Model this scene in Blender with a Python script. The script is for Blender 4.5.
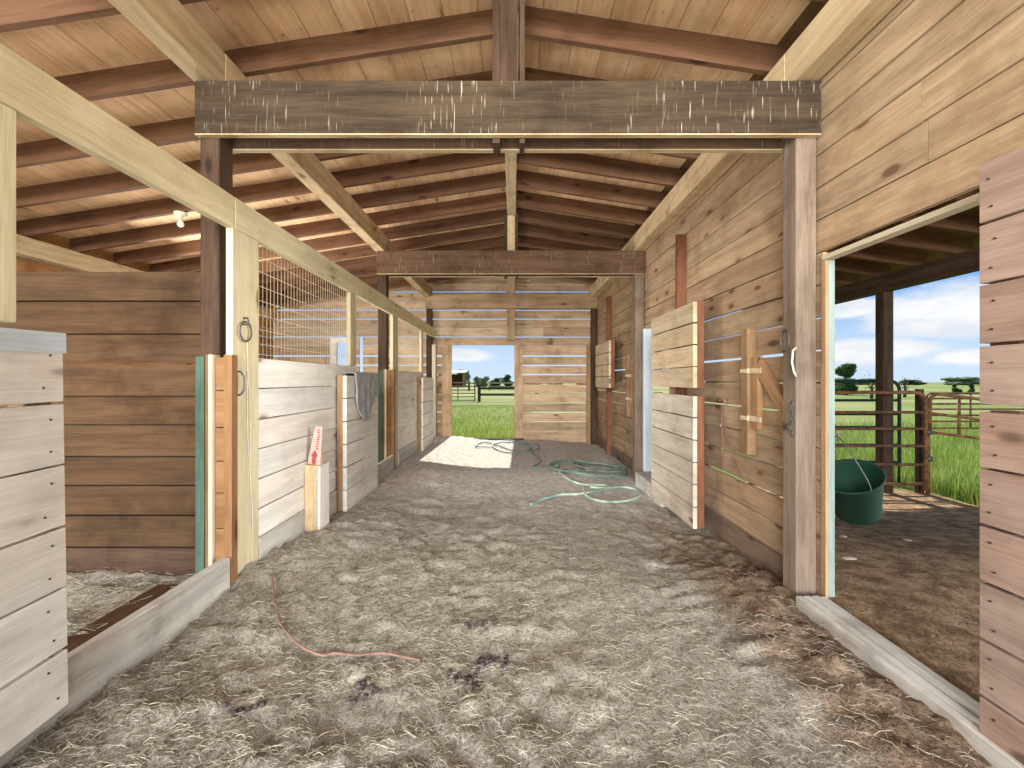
import bpy, bmesh, math, random
import numpy as np
from mathutils import Vector, Matrix, noise, Quaternion

random.seed(7)
RNG = np.random.default_rng(11)
for _o in list(bpy.data.objects):
    bpy.data.objects.remove(_o)
SC = bpy.context.scene
COL = SC.collection

# ------------------------------------------------------------------ camera
EYE = 1.35
cam_d = bpy.data.cameras.new('camera')
cam = bpy.data.objects.new('camera', cam_d)
COL.objects.link(cam)
cam.location = (0, 0, EYE)
cam.rotation_euler = (math.pi / 2, 0, 0)
cam_d.sensor_width = 36
cam_d.lens = 16.0
cam_d.shift_x = -1 / 1024
cam_d.shift_y = -4 / 1024
cam_d.clip_start = 0.05
cam_d.clip_end = 3000
SC.camera = cam

# ------------------------------------------------------------------ view, sky, sun, daylight, fill lamps
SC.view_settings.view_transform = 'Standard'
SC.view_settings.look = 'None'
SC.view_settings.gamma = 1
SC.view_settings.use_curve_mapping = False
SC.view_settings.exposure = 0.32
SKY_STRENGTH = 0.84
SUN_ENERGY = 8.5
FRONT_LIGHT = 2700.0
UPLIGHT_FILL = 125.0
YARD_LIGHT = 85.0
STALL_FILL = 230.0


class NT:
    """small helper around a node tree"""
    def __init__(s, tree):
        s.t = tree
        s.n = tree.nodes
        s.n.clear()

    def add(s, kind, **kw):
        nd = s.n.new(kind)
        for k, v in kw.items():
            if k.startswith('i_'):
                key = k[2:]
                key = int(key) if key.isdigit() else key
                nd.inputs[key].default_value = v
            else:
                setattr(nd, k, v)
        return nd

    def link(s, a, b):
        s.t.links.new(a, b)

    def put(s, sock, v):
        if isinstance(v, bpy.types.NodeSocket):
            s.link(v, sock)
        else:
            sock.default_value = v

    def math(s, op, a, b=None, c=None, clamp=False):
        nd = s.n.new('ShaderNodeMath')
        nd.operation = op
        nd.use_clamp = clamp
        for i, v in enumerate((a, b, c)):
            if v is not None:
                s.put(nd.inputs[i], v)
        return nd.outputs[0]

    def ss(s, v, lo, hi, to0=0.0, to1=1.0):
        nd = s.n.new('ShaderNodeMapRange')
        nd.interpolation_type = 'SMOOTHSTEP'
        s.put(nd.inputs['Value'], v)
        nd.inputs['From Min'].default_value = lo
        nd.inputs['From Max'].default_value = hi
        nd.inputs['To Min'].default_value = to0
        nd.inputs['To Max'].default_value = to1
        return nd.outputs[0]

    def mix(s, fac, a, b, mode='MIX'):
        nd = s.n.new('ShaderNodeMix')
        nd.data_type = 'RGBA'
        nd.blend_type = mode
        s.put(nd.inputs[0], fac)
        s.put(nd.inputs[6], a)
        s.put(nd.inputs[7], b)
        return nd.outputs[2]

    def noise(s, vec, scale, detail=3, rough=0.55, dist=0.0):
        nd = s.n.new('ShaderNodeTexNoise')
        nd.inputs['Scale'].default_value = scale
        nd.inputs['Detail'].default_value = detail
        nd.inputs['Roughness'].default_value = rough
        nd.inputs['Distortion'].default_value = dist
        if vec is not None:
            s.link(vec, nd.inputs['Vector'])
        return nd.outputs['Fac']

    def mapping(s, vec, scale=(1, 1, 1), loc=(0, 0, 0)):
        nd = s.n.new('ShaderNodeMapping')
        nd.inputs['Scale'].default_value = scale
        nd.inputs['Location'].default_value = loc
        s.link(vec, nd.inputs['Vector'])
        return nd.outputs[0]


def c4(c):
    return (c[0], c[1], c[2], 1.0)


def srgb(r, g, b):
    def f(v):
        v /= 255.0
        return v / 12.92 if v <= 0.04045 else ((v + 0.055) / 1.055) ** 2.4
    return (f(r), f(g), f(b))


# sky: blue gradient with cumulus banks low over the horizon
world = bpy.data.worlds.new('world')
SC.world = world
world.use_nodes = True
N = NT(world.node_tree)
tc = N.add('ShaderNodeTexCoord')
sep = N.add('ShaderNodeSeparateXYZ')
N.link(tc.outputs['Generated'], sep.inputs[0])
X_, Y_, Z_ = sep.outputs
az = N.math('ARCTAN2', X_, Y_)
hor = N.math('SQRT', N.math('ADD', N.math('MULTIPLY', X_, X_), N.math('MULTIPLY', Y_, Y_)))
el = N.math('DIVIDE', Z_, N.math('MAXIMUM', hor, 0.02))
blue = N.mix(N.ss(el, 0.0, 0.22), c4(srgb(206, 228, 250)), c4(srgb(122, 178, 240)))
blue = N.mix(N.ss(el, 0.2, 1.4), blue, c4(srgb(120, 170, 232)))
comb = N.add('ShaderNodeCombineXYZ')
N.link(N.math('MULTIPLY', az, 1.0), comb.inputs[0])
N.link(N.math('MULTIPLY', el, 2.4), comb.inputs[1])
n1 = N.noise(comb.outputs[0], 9.0, 6, 0.6)
n2 = N.noise(comb.outputs[0], 2.6, 5, 0.6)


def bank(a0, e0, ra, re):
    da = N.math('DIVIDE', N.math('SUBTRACT', az, a0), ra)
    de = N.math('DIVIDE', N.math('SUBTRACT', el, e0), re)
    r = N.math('SQRT', N.math('ADD', N.math('MULTIPLY', da, da), N.math('MULTIPLY', de, de)))
    r = N.math('ADD', r, N.math('MULTIPLY', N.math('SUBTRACT', n1, 0.5), 1.7))
    return N.ss(r, 1.05, 0.55)


cl = bank(0.765, 0.108, 0.150, 0.046)
for args in ((0.66, 0.050, 0.12, 0.027), (0.80, 0.035, 0.09, 0.016), (-0.105, 0.052, 0.07, 0.017),
             (0.64, 0.125, 0.07, 0.022)):
    cl = N.math('MAXIMUM', cl, bank(*args))
gen = N.math('MULTIPLY', N.ss(n2, 0.48, 0.68), N.ss(el, 0.16, 0.45))
cl = N.math('MAXIMUM', cl, gen)
cloud_c = N.mix(N.ss(n1, 0.35, 0.65), c4(srgb(228, 232, 240)), c4(srgb(255, 254, 252)))
sky = N.mix(N.math('MULTIPLY', cl, 0.92), blue, cloud_c)
sky = N.mix(N.ss(el, -0.02, -0.06), sky, c4(srgb(150, 150, 110)))
bg = N.add('ShaderNodeBackground')
N.link(sky, bg.inputs[0])
bg.inputs[1].default_value = SKY_STRENGTH
wo = N.add('ShaderNodeOutputWorld')
N.link(bg.outputs[0], wo.inputs[0])

sun_d = bpy.data.lights.new('sun', 'SUN')
sun = bpy.data.objects.new('sun', sun_d)
COL.objects.link(sun)
sun_d.energy = SUN_ENERGY
sun_d.angle = math.radians(0.6)
sun_d.color = (1.0, 0.93, 0.82)
sun.rotation_euler = Vector((-0.02, -math.cos(math.radians(32.5)), -math.sin(math.radians(32.5)))).to_track_quat('-Z', 'Y').to_euler()
sun.location = (0, 30, 25)

# daylight that pours in through the open front of the barn, behind the photographer
fl = bpy.data.lights.new('open_front_daylight', 'AREA')
flo = bpy.data.objects.new('open_front_daylight', fl)
COL.objects.link(flo)
fl.shape = 'RECTANGLE'
fl.size = 6.6
fl.size_y = 3.6
fl.energy = FRONT_LIGHT
fl.color = (1.0, 0.99, 0.98)
flo.location = (-1.6, -9.0, 3.2)
flo.rotation_euler = (math.radians(84), 0, 0)
# added fill lamp behind the camera, tilted up to brighten the roof
gb = bpy.data.lights.new('low_fill_lamp', 'AREA')
gbo = bpy.data.objects.new('low_fill_lamp', gb)
COL.objects.link(gbo)
gb.shape = 'RECTANGLE'
gb.size = 5.0
gb.size_y = 1.6
gb.energy = UPLIGHT_FILL
gb.color = (1.0, 0.985, 0.965)
gbo.location = (-0.8, -2.0, 0.7)
gbo.rotation_euler = Vector((0.0, 1.0, 0.42)).to_track_quat('-Z', 'Y').to_euler()
# added fill lamp hidden inside the closed left stalls, brightens the far bays
sl = bpy.data.lights.new('stall_fill_lamp', 'AREA')
slo = bpy.data.objects.new('stall_fill_lamp', sl)
COL.objects.link(slo)
sl.shape = 'RECTANGLE'
sl.size = 3.4
sl.size_y = 1.3
sl.energy = STALL_FILL
sl.color = (1.0, 0.98, 0.93)
slo.location = (-4.6, 6.1, 1.05)
slo.rotation_euler = Vector((1.0, 0.0, 0.0)).to_track_quat('-Z', 'Z').to_euler()
# open sky on the yard side, shining in through the right doorway
yl = bpy.data.lights.new('yard_daylight', 'AREA')
ylo = bpy.data.objects.new('yard_daylight', yl)
COL.objects.link(ylo)
yl.shape = 'RECTANGLE'
yl.size = 3.0
yl.size_y = 2.4
yl.energy = YARD_LIGHT
yl.spread = math.radians(64)
yl.color = (1.0, 0.985, 0.96)
ylo.location = (7.5, 0.6, 1.7)
ylo.rotation_euler = Vector((-1.0, 0.22, -0.05)).to_track_quat('-Z', 'Y').to_euler()


# ------------------------------------------------------------------ mesh helpers
class MB:
    """collects boxes, tubes and lathes with wood-grain uv and a random tint per piece"""
    def __init__(s):
        s.bm = bmesh.new()
        s.uv = s.bm.loops.layers.uv.new('UVMap')
        s.tint = s.bm.loops.layers.float_color.new('tint')

    def _paint(s, faces, u_axis, tint, off):
        ax = Vector(u_axis).normalized()
        for f in faces:
            n = f.normal
            if abs(n.dot(ax)) > 0.8:
                a = Vector((0, 0, 1)) if abs(ax.z) < 0.8 else Vector((1, 0, 0))
                a = (a - ax * a.dot(ax)).normalized()
                b = ax.cross(a)
                for l in f.loops:
                    l[s.uv].uv = (l.vert.co.dot(b) * 0.25 + off[0], l.vert.co.dot(a) * 0.6 + off[1])
                    l[s.tint] = tint
            else:
                b = ax.cross(n)
                for l in f.loops:
                    l[s.uv].uv = (l.vert.co.dot(ax) + off[0], l.vert.co.dot(b) + off[1])
                    l[s.tint] = tint

    def box(s, x0, x1, y0, y1, z0, z1, M=None, axis=None, tint=None, jit=0.0, mat=0):
        co = [(x, y, z) for x in (x0, x1) for y in (y0, y1) for z in (z0, z1)]
        if jit:
            co = [(x + random.uniform(-jit, jit), y + random.uniform(-jit, jit), z + random.uniform(-jit, jit)) for x, y, z in co]
        vs = [s.bm.verts.new(M @ Vector(c) if M else c) for c in co]
        idx = ((0, 1, 3, 2), (4, 6, 7, 5), (0, 4, 5, 1), (2, 3, 7, 6), (0, 2, 6, 4), (1, 5, 7, 3))
        fs = [s.bm.faces.new([vs[i] for i in q]) for q in idx]
        for f in fs:
            f.normal_update()
            f.material_index = mat
        d = (abs(x1 - x0), abs(y1 - y0), abs(z1 - z0))
        if axis is None:
            axis = d.index(max(d))
        ua = Vector((axis == 0, axis == 1, axis == 2))
        if M:
            ua = M.to_3x3() @ ua
        if tint is None:
            tint = (random.random(), random.random(), random.random(), 1)
        s._paint(fs, ua, tint, (random.uniform(0, 50), random.uniform(0, 50)))
        return s

    def bar(s, a, b, w, h, up=(0, 0, 1), **kw):
        """a bar of section w (sideways) by h (along up) from a to b"""
        a, b = Vector(a), Vector(b)
        d = (b - a)
        L = d.length
        d.normalize()
        side = d.cross(Vector(up)).normalized()
        u = side.cross(d)
        M = Matrix((side, d, u)).transposed().to_4x4()
        M.translation = a
        return s.box(-w / 2, w / 2, 0, L, -h / 2, h / 2, M=M, axis=1, **kw)

    def tube(s, pts, r, n=8, closed=False, tint=None, taper=None, smooth=True):
        pts = [Vector(p) for p in pts]
        m = len(pts)
        if tint is None:
            tint = (random.random(), random.random(), random.random(), 1)
        tan = []
        for i in range(m):
            if closed:
                t = pts[(i + 1) % m] - pts[(i - 1) % m]
            else:
                t = pts[min(i + 1, m - 1)] - pts[max(i - 1, 0)]
            tan.append(t.normalized())
        ref = Vector((0, 0, 1)) if abs(tan[0].z) < 0.9 else Vector((1, 0, 0))
        nrm = (ref - tan[0] * ref.dot(tan[0])).normalized()
        rings = []
        for i in range(m):
            nrm = (nrm - tan[i] * nrm.dot(tan[i]))
            nrm = nrm.normalized() if nrm.length > 1e-6 else tan[i].orthogonal().normalized()
            bn = tan[i].cross(nrm)
            rr = r if taper is None else taper[i]
            rings.append([s.bm.verts.new(pts[i] + (nrm * math.cos(2 * math.pi * k / n) + bn * math.sin(2 * math.pi * k / n)) * rr) for k in range(n)])
        fs = []
        for i in range(m if closed else m - 1):
            A, B = rings[i], rings[(i + 1) % m]
            for k in range(n):
                fs.append(s.bm.faces.new((A[k], A[(k + 1) % n], B[(k + 1) % n], B[k])))
        if not closed:
            fs.append(s.bm.faces.new(rings[0][::-1]))
            fs.append(s.bm.faces.new(rings[-1]))
        for f in fs:
            f.normal_update()
            f.smooth = smooth and len(f.verts) == 4
        s._paint(fs, tan[m // 2], tint, (random.uniform(0, 50), random.uniform(0, 50)))
        return s

    def lathe(s, prof, n=24, M=None, tint=None, smooth=True):
        """prof: list of (radius, z)"""
        if tint is None:
            tint = (random.random(), random.random(), random.random(), 1)
        rings = []
        for r, z in prof:
            if r < 1e-5:
                v = Vector((0, 0, z))
                rings.append([s.bm.verts.new(M @ v if M else v)])
            else:
                ring = []
                for k in range(n):
                    v = Vector((r * math.cos(2 * math.pi * k / n), r * math.sin(2 * math.pi * k / n), z))
                    ring.append(s.bm.verts.new(M @ v if M else v))
                rings.append(ring)
        fs = []
        for A, B in zip(rings, rings[1:]):
            for k in range(n):
                k2 = (k + 1) % n
                if len(A) == 1 and len(B) == 1:
                    continue
                if len(A) == 1:
                    fs.append(s.bm.faces.new((A[0], B[k2], B[k])))
                elif len(B) == 1:
                    fs.append(s.bm.faces.new((A[k], A[k2], B[0])))
                else:
                    fs.append(s.bm.faces.new((A[k], A[k2], B[k2], B[k])))
        for f in fs:
            f.normal_update()
            f.smooth = smooth
        s._paint(fs, (0, 0, 1), tint, (random.uniform(0, 50), random.uniform(0, 50)))
        return s

    def quad(s, vs, tint=None):
        if tint is None:
            tint = (random.random(), random.random(), random.random(), 1)
        f = s.bm.faces.new([s.bm.verts.new(v) for v in vs])
        f.normal_update()
        for l in f.loops:
            l[s.tint] = tint
            l[s.uv].uv = (l.vert.co.x, l.vert.co.z)
        return f

    def build(s, name, mat, parent=None, bevel=0.0, origin=None, recalc=False):
        if recalc:
            bmesh.ops.recalc_face_normals(s.bm, faces=s.bm.faces[:])
        if parent is not None:
            o0 = WORLD[parent.name]
        elif origin is not None:
            o0 = Vector(origin)
        else:
            xs = [v.co for v in s.bm.verts]
            lo = Vector((min(v.x for v in xs), min(v.y for v in xs), min(v.z for v in xs)))
            hi = Vector((max(v.x for v in xs), max(v.y for v in xs), max(v.z for v in xs)))
            o0 = Vector(((lo.x + hi.x) / 2, (lo.y + hi.y) / 2, lo.z))
        for v in s.bm.verts:
            v.co -= o0
        me = bpy.data.meshes.new(name)
        s.bm.to_mesh(me)
        s.bm.free()
        for m in (mat if isinstance(mat, (list, tuple)) else [mat]):
            me.materials.append(m)
        o = bpy.data.objects.new(name, me)
        COL.objects.link(o)
        if parent is not None:
            o.parent = parent
        else:
            o.location = o0
        WORLD[o.name] = o0.copy()
        if bevel:
            b = o.modifiers.new('bevel', 'BEVEL')
            b.width = bevel
            b.segments = 1
            b.limit_method = 'ANGLE'
        return o


WORLD = {}


def tag(o, label=None, cat=None, group=None, kind=None):
    if label:
        o['label'] = label
    if cat:
        o['category'] = cat
    if group:
        o['group'] = group
    if kind:
        o['kind'] = kind
    return o


def thing(name, loc, label, cat, group=None):
    o = bpy.data.objects.new(name, None)
    COL.objects.link(o)
    o.location = loc
    o.empty_display_size = 0.1
    WORLD[o.name] = Vector(loc)
    return tag(o, label, cat, group, 'thing')


def struct(o, label=None):
    o['kind'] = 'structure'
    if label:
        o['label'] = label
    return o


# ------------------------------------------------------------------ materials
def new_mat(name):
    m = bpy.data.materials.new(name)
    m.use_nodes = True
    N = NT(m.node_tree)
    out = N.add('ShaderNodeOutputMaterial')
    b = N.add('ShaderNodeBsdfPrincipled')
    N.link(b.outputs[0], out.inputs[0])
    return m, N, b


def wood(name, dark, light, knot=0.5, tint=0.18, warm=0.25, drip=0.0, dirt=0.25, rough=0.85, grain=1.0, bump=0.35, kscale=1.0, speck=0.0):
    m, N, b = new_mat(name)
    uv = N.add('ShaderNodeUVMap')
    uv.uv_map = 'UVMap'
    U = uv.outputs[0]
    geo = N.add('ShaderNodeNewGeometry')
    P = geo.outputs['Position']
    at = N.add('ShaderNodeAttribute')
    at.attribute_name = 'tint'
    st = N.add('ShaderNodeSeparateColor')
    N.link(at.outputs['Color'], st.inputs[0])
    f1 = N.noise(N.mapping(U, (1.1, 13, 1)), 1.0 * grain, 4, 0.6, 0.5)
    f2 = N.noise(N.mapping(U, (5, 110, 1)), 1.0, 3, 0.6)
    f = N.math('ADD', N.math('MULTIPLY', f1, 0.62), N.math('MULTIPLY', f2, 0.38))
    col = N.mix(N.ss(f, 0.32, 0.66), c4(dark), c4(light))
    # per-board tint
    col = N.mix(N.ss(st.outputs[1], 0.0, 1.0, 0.0, warm), col, (1.0, 0.62, 0.36, 1), 'MULTIPLY')
    val = N.ss(st.outputs[0], 0.0, 1.0, 1 - tint, 1 + tint * 0.6)
    mulc = N.add('ShaderNodeCombineXYZ')
    for i in range(3):
        N.link(val, mulc.inputs[i])
    col = N.mix(1.0, col, mulc.outputs[0], 'MULTIPLY')
    # dirt
    d = N.noise(P, 2.3, 4, 0.65)
    col = N.mix(N.ss(d, 0.45, 0.75, 0.0, dirt * 2), col, (0.42, 0.36, 0.3, 1), 'MULTIPLY')
    h = f
    if knot:
        v = N.add('ShaderNodeTexVoronoi')
        v.inputs['Scale'].default_value = 1.0
        N.link(N.mapping(U, (2.6 * kscale, 6.5 * kscale, 1)), v.inputs['Vector'])
        sc = N.add('ShaderNodeSeparateColor')
        N.link(v.outputs['Color'], sc.inputs[0])
        wob = N.math('ADD', v.outputs['Distance'], N.math('MULTIPLY', N.math('SUBTRACT', f1, 0.5), 0.12))
        k = N.math('MULTIPLY', N.ss(wob, 0.21, 0.11), N.math('GREATER_THAN', sc.outputs[0], 1 - knot))
        halo = N.math('MULTIPLY', N.ss(wob, 0.42, 0.15), N.math('GREATER_THAN', sc.outputs[0], 1 - knot))
        col = N.mix(N.math('MULTIPLY', halo, 0.25), col, (0.62, 0.42, 0.28, 1), 'MULTIPLY')
        kc = (dark[0] * 0.32, dark[1] * 0.26, dark[2] * 0.24, 1)
        col = N.mix(N.math('MULTIPLY', k, 0.8), col, kc)
    if speck:
        v2 = N.add('ShaderNodeTexVoronoi')
        v2.inputs['Scale'].default_value = 1.0
        N.link(N.mapping(P, (15, 15, 15)), v2.inputs['Vector'])
        s2 = N.add('ShaderNodeSeparateColor')
        N.link(v2.outputs['Color'], s2.inputs[0])
        rad = N.math('MULTIPLY', s2.outputs[1], 0.2)
        k2 = N.math('MULTIPLY', N.math('LESS_THAN', v2.outputs['Distance'], rad), N.math('GREATER_THAN', s2.outputs[0], 1 - speck))
        col = N.mix(N.math('MULTIPLY', k2, 0.65), col, (dark[0] * 0.3, dark[1] * 0.26, dark[2] * 0.22, 1))
    if drip:
        w = N.noise(N.mapping(P, (130, 130, 7)), 1.0, 1, 0.5)
        w2 = N.noise(P, 2.0, 2, 0.5)
        k = N.math('MULTIPLY', N.ss(w, 0.64, 0.76), N.ss(w2, 0.34, 0.55))
        col = N.mix(N.math('MULTIPLY', k, drip), col, c4(srgb(214, 204, 184)))
    N.link(col, b.inputs['Base Color'])
    b.inputs['Roughness'].default_value = rough
    b.inputs['Specular IOR Level'].default_value = 0.2
    bp = N.add('ShaderNodeBump')
    bp.inputs['Strength'].default_value = bump
    bp.inputs['Distance'].default_value = 0.006
    N.link(h, bp.inputs['Height'])
    N.link(bp.outputs[0], b.inputs['Normal'])
    return m


def plain(name, col, rough=0.6, metal=0.0, var=0.12, scale=30.0, col2=None, spec=0.3, bump=0.0):
    m, N, b = new_mat(name)
    geo = N.add('ShaderNodeNewGeometry')
    f = N.noise(geo.outputs['Position'], scale, 4, 0.6)
    a = c4(tuple(v * (1 - var) for v in col))
    z = c4(col2) if col2 else c4(tuple(min(1, v * (1 + var)) for v in col))
    N.link(N.mix(N.ss(f, 0.35, 0.65), a, z), b.inputs['Base Color'])
    b.inputs['Roughness'].default_value = rough
    b.inputs['Metallic'].default_value = metal
    b.inputs['Specular IOR Level'].default_value = spec
    if bump:
        bp = N.add('ShaderNodeBump')
        bp.inputs['Strength'].default_value = bump
        bp.inputs['Distance'].default_value = 0.01
        N.link(f, bp.inputs['Height'])
        N.link(bp.outputs[0], b.inputs['Normal'])
    return m


def tinted(name, c0, c1, c2, rough=0.9, trans=0.0):
    """colour picked per piece by its tint"""
    m, N, b = new_mat(name)
    at = N.add('ShaderNodeAttribute')
    at.attribute_name = 'tint'
    st = N.add('ShaderNodeSeparateColor')
    N.link(at.outputs['Color'], st.inputs[0])
    col = N.mix(N.ss(st.outputs[0], 0, 0.5), c4(c0), c4(c1))
    col = N.mix(N.ss(st.outputs[0], 0.5, 1), col, c4(c2))
    N.link(col, b.inputs['Base Color'])
    b.inputs['Roughness'].default_value = rough
    b.inputs['Specular IOR Level'].default_value = 0.15
    if trans:
        b.inputs['Subsurface Weight'].default_value = 0
        tr = N.add('ShaderNodeBsdfTranslucent')
        N.link(col, tr.inputs[0])
        mx = N.add('ShaderNodeMixShader')
        mx.inputs[0].default_value = trans
        N.link(b.outputs[0], mx.inputs[1])
        N.link(tr.outputs[0], mx.inputs[2])
        N.link(mx.outputs[0], N.n['Material Output'].inputs[0])
    return m


M_CREAM = wood('whitewashed_board', srgb(196, 186, 150), srgb(226, 216, 182), speck=0.12, knot=0.15, tint=0.08, warm=0.1, drip=0.35, dirt=0.12)
M_WHITE = wood('pale_grey_board', srgb(210, 208, 200), srgb(238, 236, 228), speck=0.15, knot=0.25, tint=0.08, warm=0.1, dirt=0.12)
M_SILL = wood('weathered_sill', srgb(168, 166, 158), srgb(206, 204, 194), knot=0.1, tint=0.05, warm=0.05, dirt=0.35)
M_PINE = wood('knotty_pine_wall', srgb(150, 127, 102), srgb(188, 164, 134), speck=0.5, kscale=1.0, knot=0.6, tint=0.12, warm=0.12, dirt=0.25)
M_PINE2 = wood('knotty_pine_door', srgb(142, 120, 108), srgb(172, 150, 136), speck=0.3, kscale=1.0, knot=0.45, tint=0.1, warm=0.15, dirt=0.25)
M_STACK = wood('wall_end_plank', srgb(120, 88, 58), srgb(150, 115, 80), knot=0.2, tint=0.12, warm=0.1)
M_GREYDOOR = wood('grey_door_plank', srgb(176, 166, 150), srgb(210, 202, 186), speck=0.25, knot=0.4, tint=0.08, warm=0.08, dirt=0.25)
M_PINEL = wood('light_pine_door', srgb(178, 160, 132), srgb(208, 190, 160), speck=0.3, knot=0.45, tint=0.08, warm=0.1, dirt=0.2)
M_BLUEW = wood('bluish_white_strip', srgb(186, 198, 206), srgb(214, 224, 230), knot=0.0, tint=0.04, warm=0.0, dirt=0.1)
M_TAN = wood('tan_plank', srgb(146, 116, 84), srgb(176, 145, 110), knot=0.2, tint=0.15, warm=0.2)
M_RED = wood('red_brown_plank', srgb(104, 66, 48), srgb(132, 90, 66), knot=0.15, tint=0.12, warm=0.15)
M_BEAM = wood('dark_beam', srgb(50, 42, 32), srgb(80, 68, 53), knot=0.15, tint=0.1, warm=0.15, drip=0.55, dirt=0.3)
M_POST = wood('dark_post', srgb(60, 46, 37), srgb(90, 71, 57), knot=0.15, tint=0.12, warm=0.2, dirt=0.3)
M_GPOST = wood('grey_post', srgb(108, 92, 80), srgb(144, 127, 111), knot=0.15, tint=0.06, warm=0.1, dirt=0.3)
M_BEAM2 = wood('brown_beam', srgb(88, 68, 52), srgb(122, 96, 76), knot=0.15, tint=0.08, warm=0.15, drip=0.35, dirt=0.3)
M_RAFTER = wood('pine_rafter', srgb(92, 66, 50), srgb(124, 92, 70), knot=0.4, tint=0.12, warm=0.12, dirt=0.25)
M_DECK2 = wood('lean_to_deck', srgb(92, 72, 48), srgb(124, 98, 66), knot=0.3, tint=0.12, warm=0.1)
M_DECK = wood('roof_deck', srgb(208, 168, 128), srgb(236, 206, 168), knot=0.45, speck=0.25, tint=0.12, warm=0.1, dirt=0.2)
M_PART = wood('brown_stall_plank', srgb(70, 52, 37), srgb(95, 73, 51), knot=0.3, tint=0.2, warm=0.1, dirt=0.4)
M_STALL = wood('stall_plank', srgb(150, 108, 66), srgb(186, 142, 92), knot=0.3, tint=0.14, warm=0.2, dirt=0.4)
M_GREYWALL = wood('grey_brown_siding', srgb(162, 138, 110), srgb(198, 176, 146), knot=0.25, tint=0.2, warm=0.2, dirt=0.35)
M_PLATE = wood('pale_plate_beam', srgb(178, 158, 124), srgb(216, 198, 162), knot=0.25, tint=0.1, warm=0.15, drip=0.3, dirt=0.3)
M_GREEN = wood('green_treated_board', srgb(58, 80, 68), srgb(84, 106, 92), knot=0.0, tint=0.1, warm=0.0)
M_GALV = wood('pale_green_jamb', srgb(122, 136, 128), srgb(150, 162, 154), knot=0.0, tint=0.06, warm=0.0, dirt=0.15)
M_STRIP = wood('pale_strip', srgb(190, 178, 152), srgb(212, 200, 176), knot=0.0, tint=0.05, warm=0.0, dirt=0.1)
M_FENCE = wood('dark_fence_rail', srgb(58, 46, 36), srgb(88, 72, 56), knot=0.0, tint=0.15, warm=0.1)
M_NAIL = plain('nail_steel', srgb(54, 46, 42), 0.6, 0.4)
M_IRON = plain('dark_iron', srgb(92, 92, 88), 0.5, 0.6)
M_WIRE = plain('galvanised_wire', srgb(214, 196, 164), 0.55, 0.25)
M_RUST = plain('rusty_pipe', srgb(110, 78, 52), 0.75, 0.2, 0.2, 14.0, srgb(150, 104, 70), bump=0.2)
M_GPIPE = plain('dark_green_pipe', srgb(30, 54, 44), 0.5, 0.1)
M_BUCKET = plain('green_plastic', srgb(14, 58, 42), 0.7, 0.0, 0.12, 8.0)
M_PORC = plain('white_porcelain', srgb(226, 222, 208), 0.3)
M_BULB = plain('frosted_bulb', srgb(232, 228, 214), 0.25)
M_CLOTH = plain('grey_quilt', srgb(158, 160, 162), 0.95, 0.0, 0.14, 26.0, bump=0.4)
M_ROPE = plain('white_rope', srgb(214, 210, 200), 0.9)
M_TWINE = plain('red_twine', srgb(134, 104, 92), 0.95, 0.0, 0.2)
M_HOSE = plain('dark_green_hose', srgb(112, 130, 120), 0.5, 0.0, 0.25, 6.0)
M_HOSE2 = plain('teal_hose', srgb(126, 172, 158), 0.5, 0.0, 0.2, 5.0, srgb(188, 200, 178))
M_PACK = plain('pink_white_wrap', srgb(216, 176, 164), 0.5, 0.0, 0.08)
M_PACKRED = plain('red_print', srgb(166, 78, 72), 0.5)
M_DUNG = plain('droppings', srgb(72, 62, 62), 0.95, 0.0, 0.25, 40.0, bump=0.5)
M_ROOFW = plain('white_metal_roof', srgb(176, 166, 170), 0.6)
M_STONE = plain('pale_stone', srgb(196, 186, 170), 0.9)
M_STRAW = tinted('straw', srgb(92, 84, 70), srgb(142, 135, 118), srgb(188, 181, 163))
M_GRASS = tinted('grass_blade', srgb(90, 118, 46), srgb(130, 154, 70), srgb(174, 182, 108), trans=0.3)
M_LEAF = tinted('tree_leaf', srgb(44, 70, 32), srgb(66, 94, 44), srgb(92, 116, 60), trans=0.25)
M_LEAFP = tinted('pale_leaf', srgb(112, 124, 84), srgb(142, 152, 108), srgb(170, 176, 134), trans=0.25)
M_BARK = plain('bark', srgb(88, 74, 60), 0.95)


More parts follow.
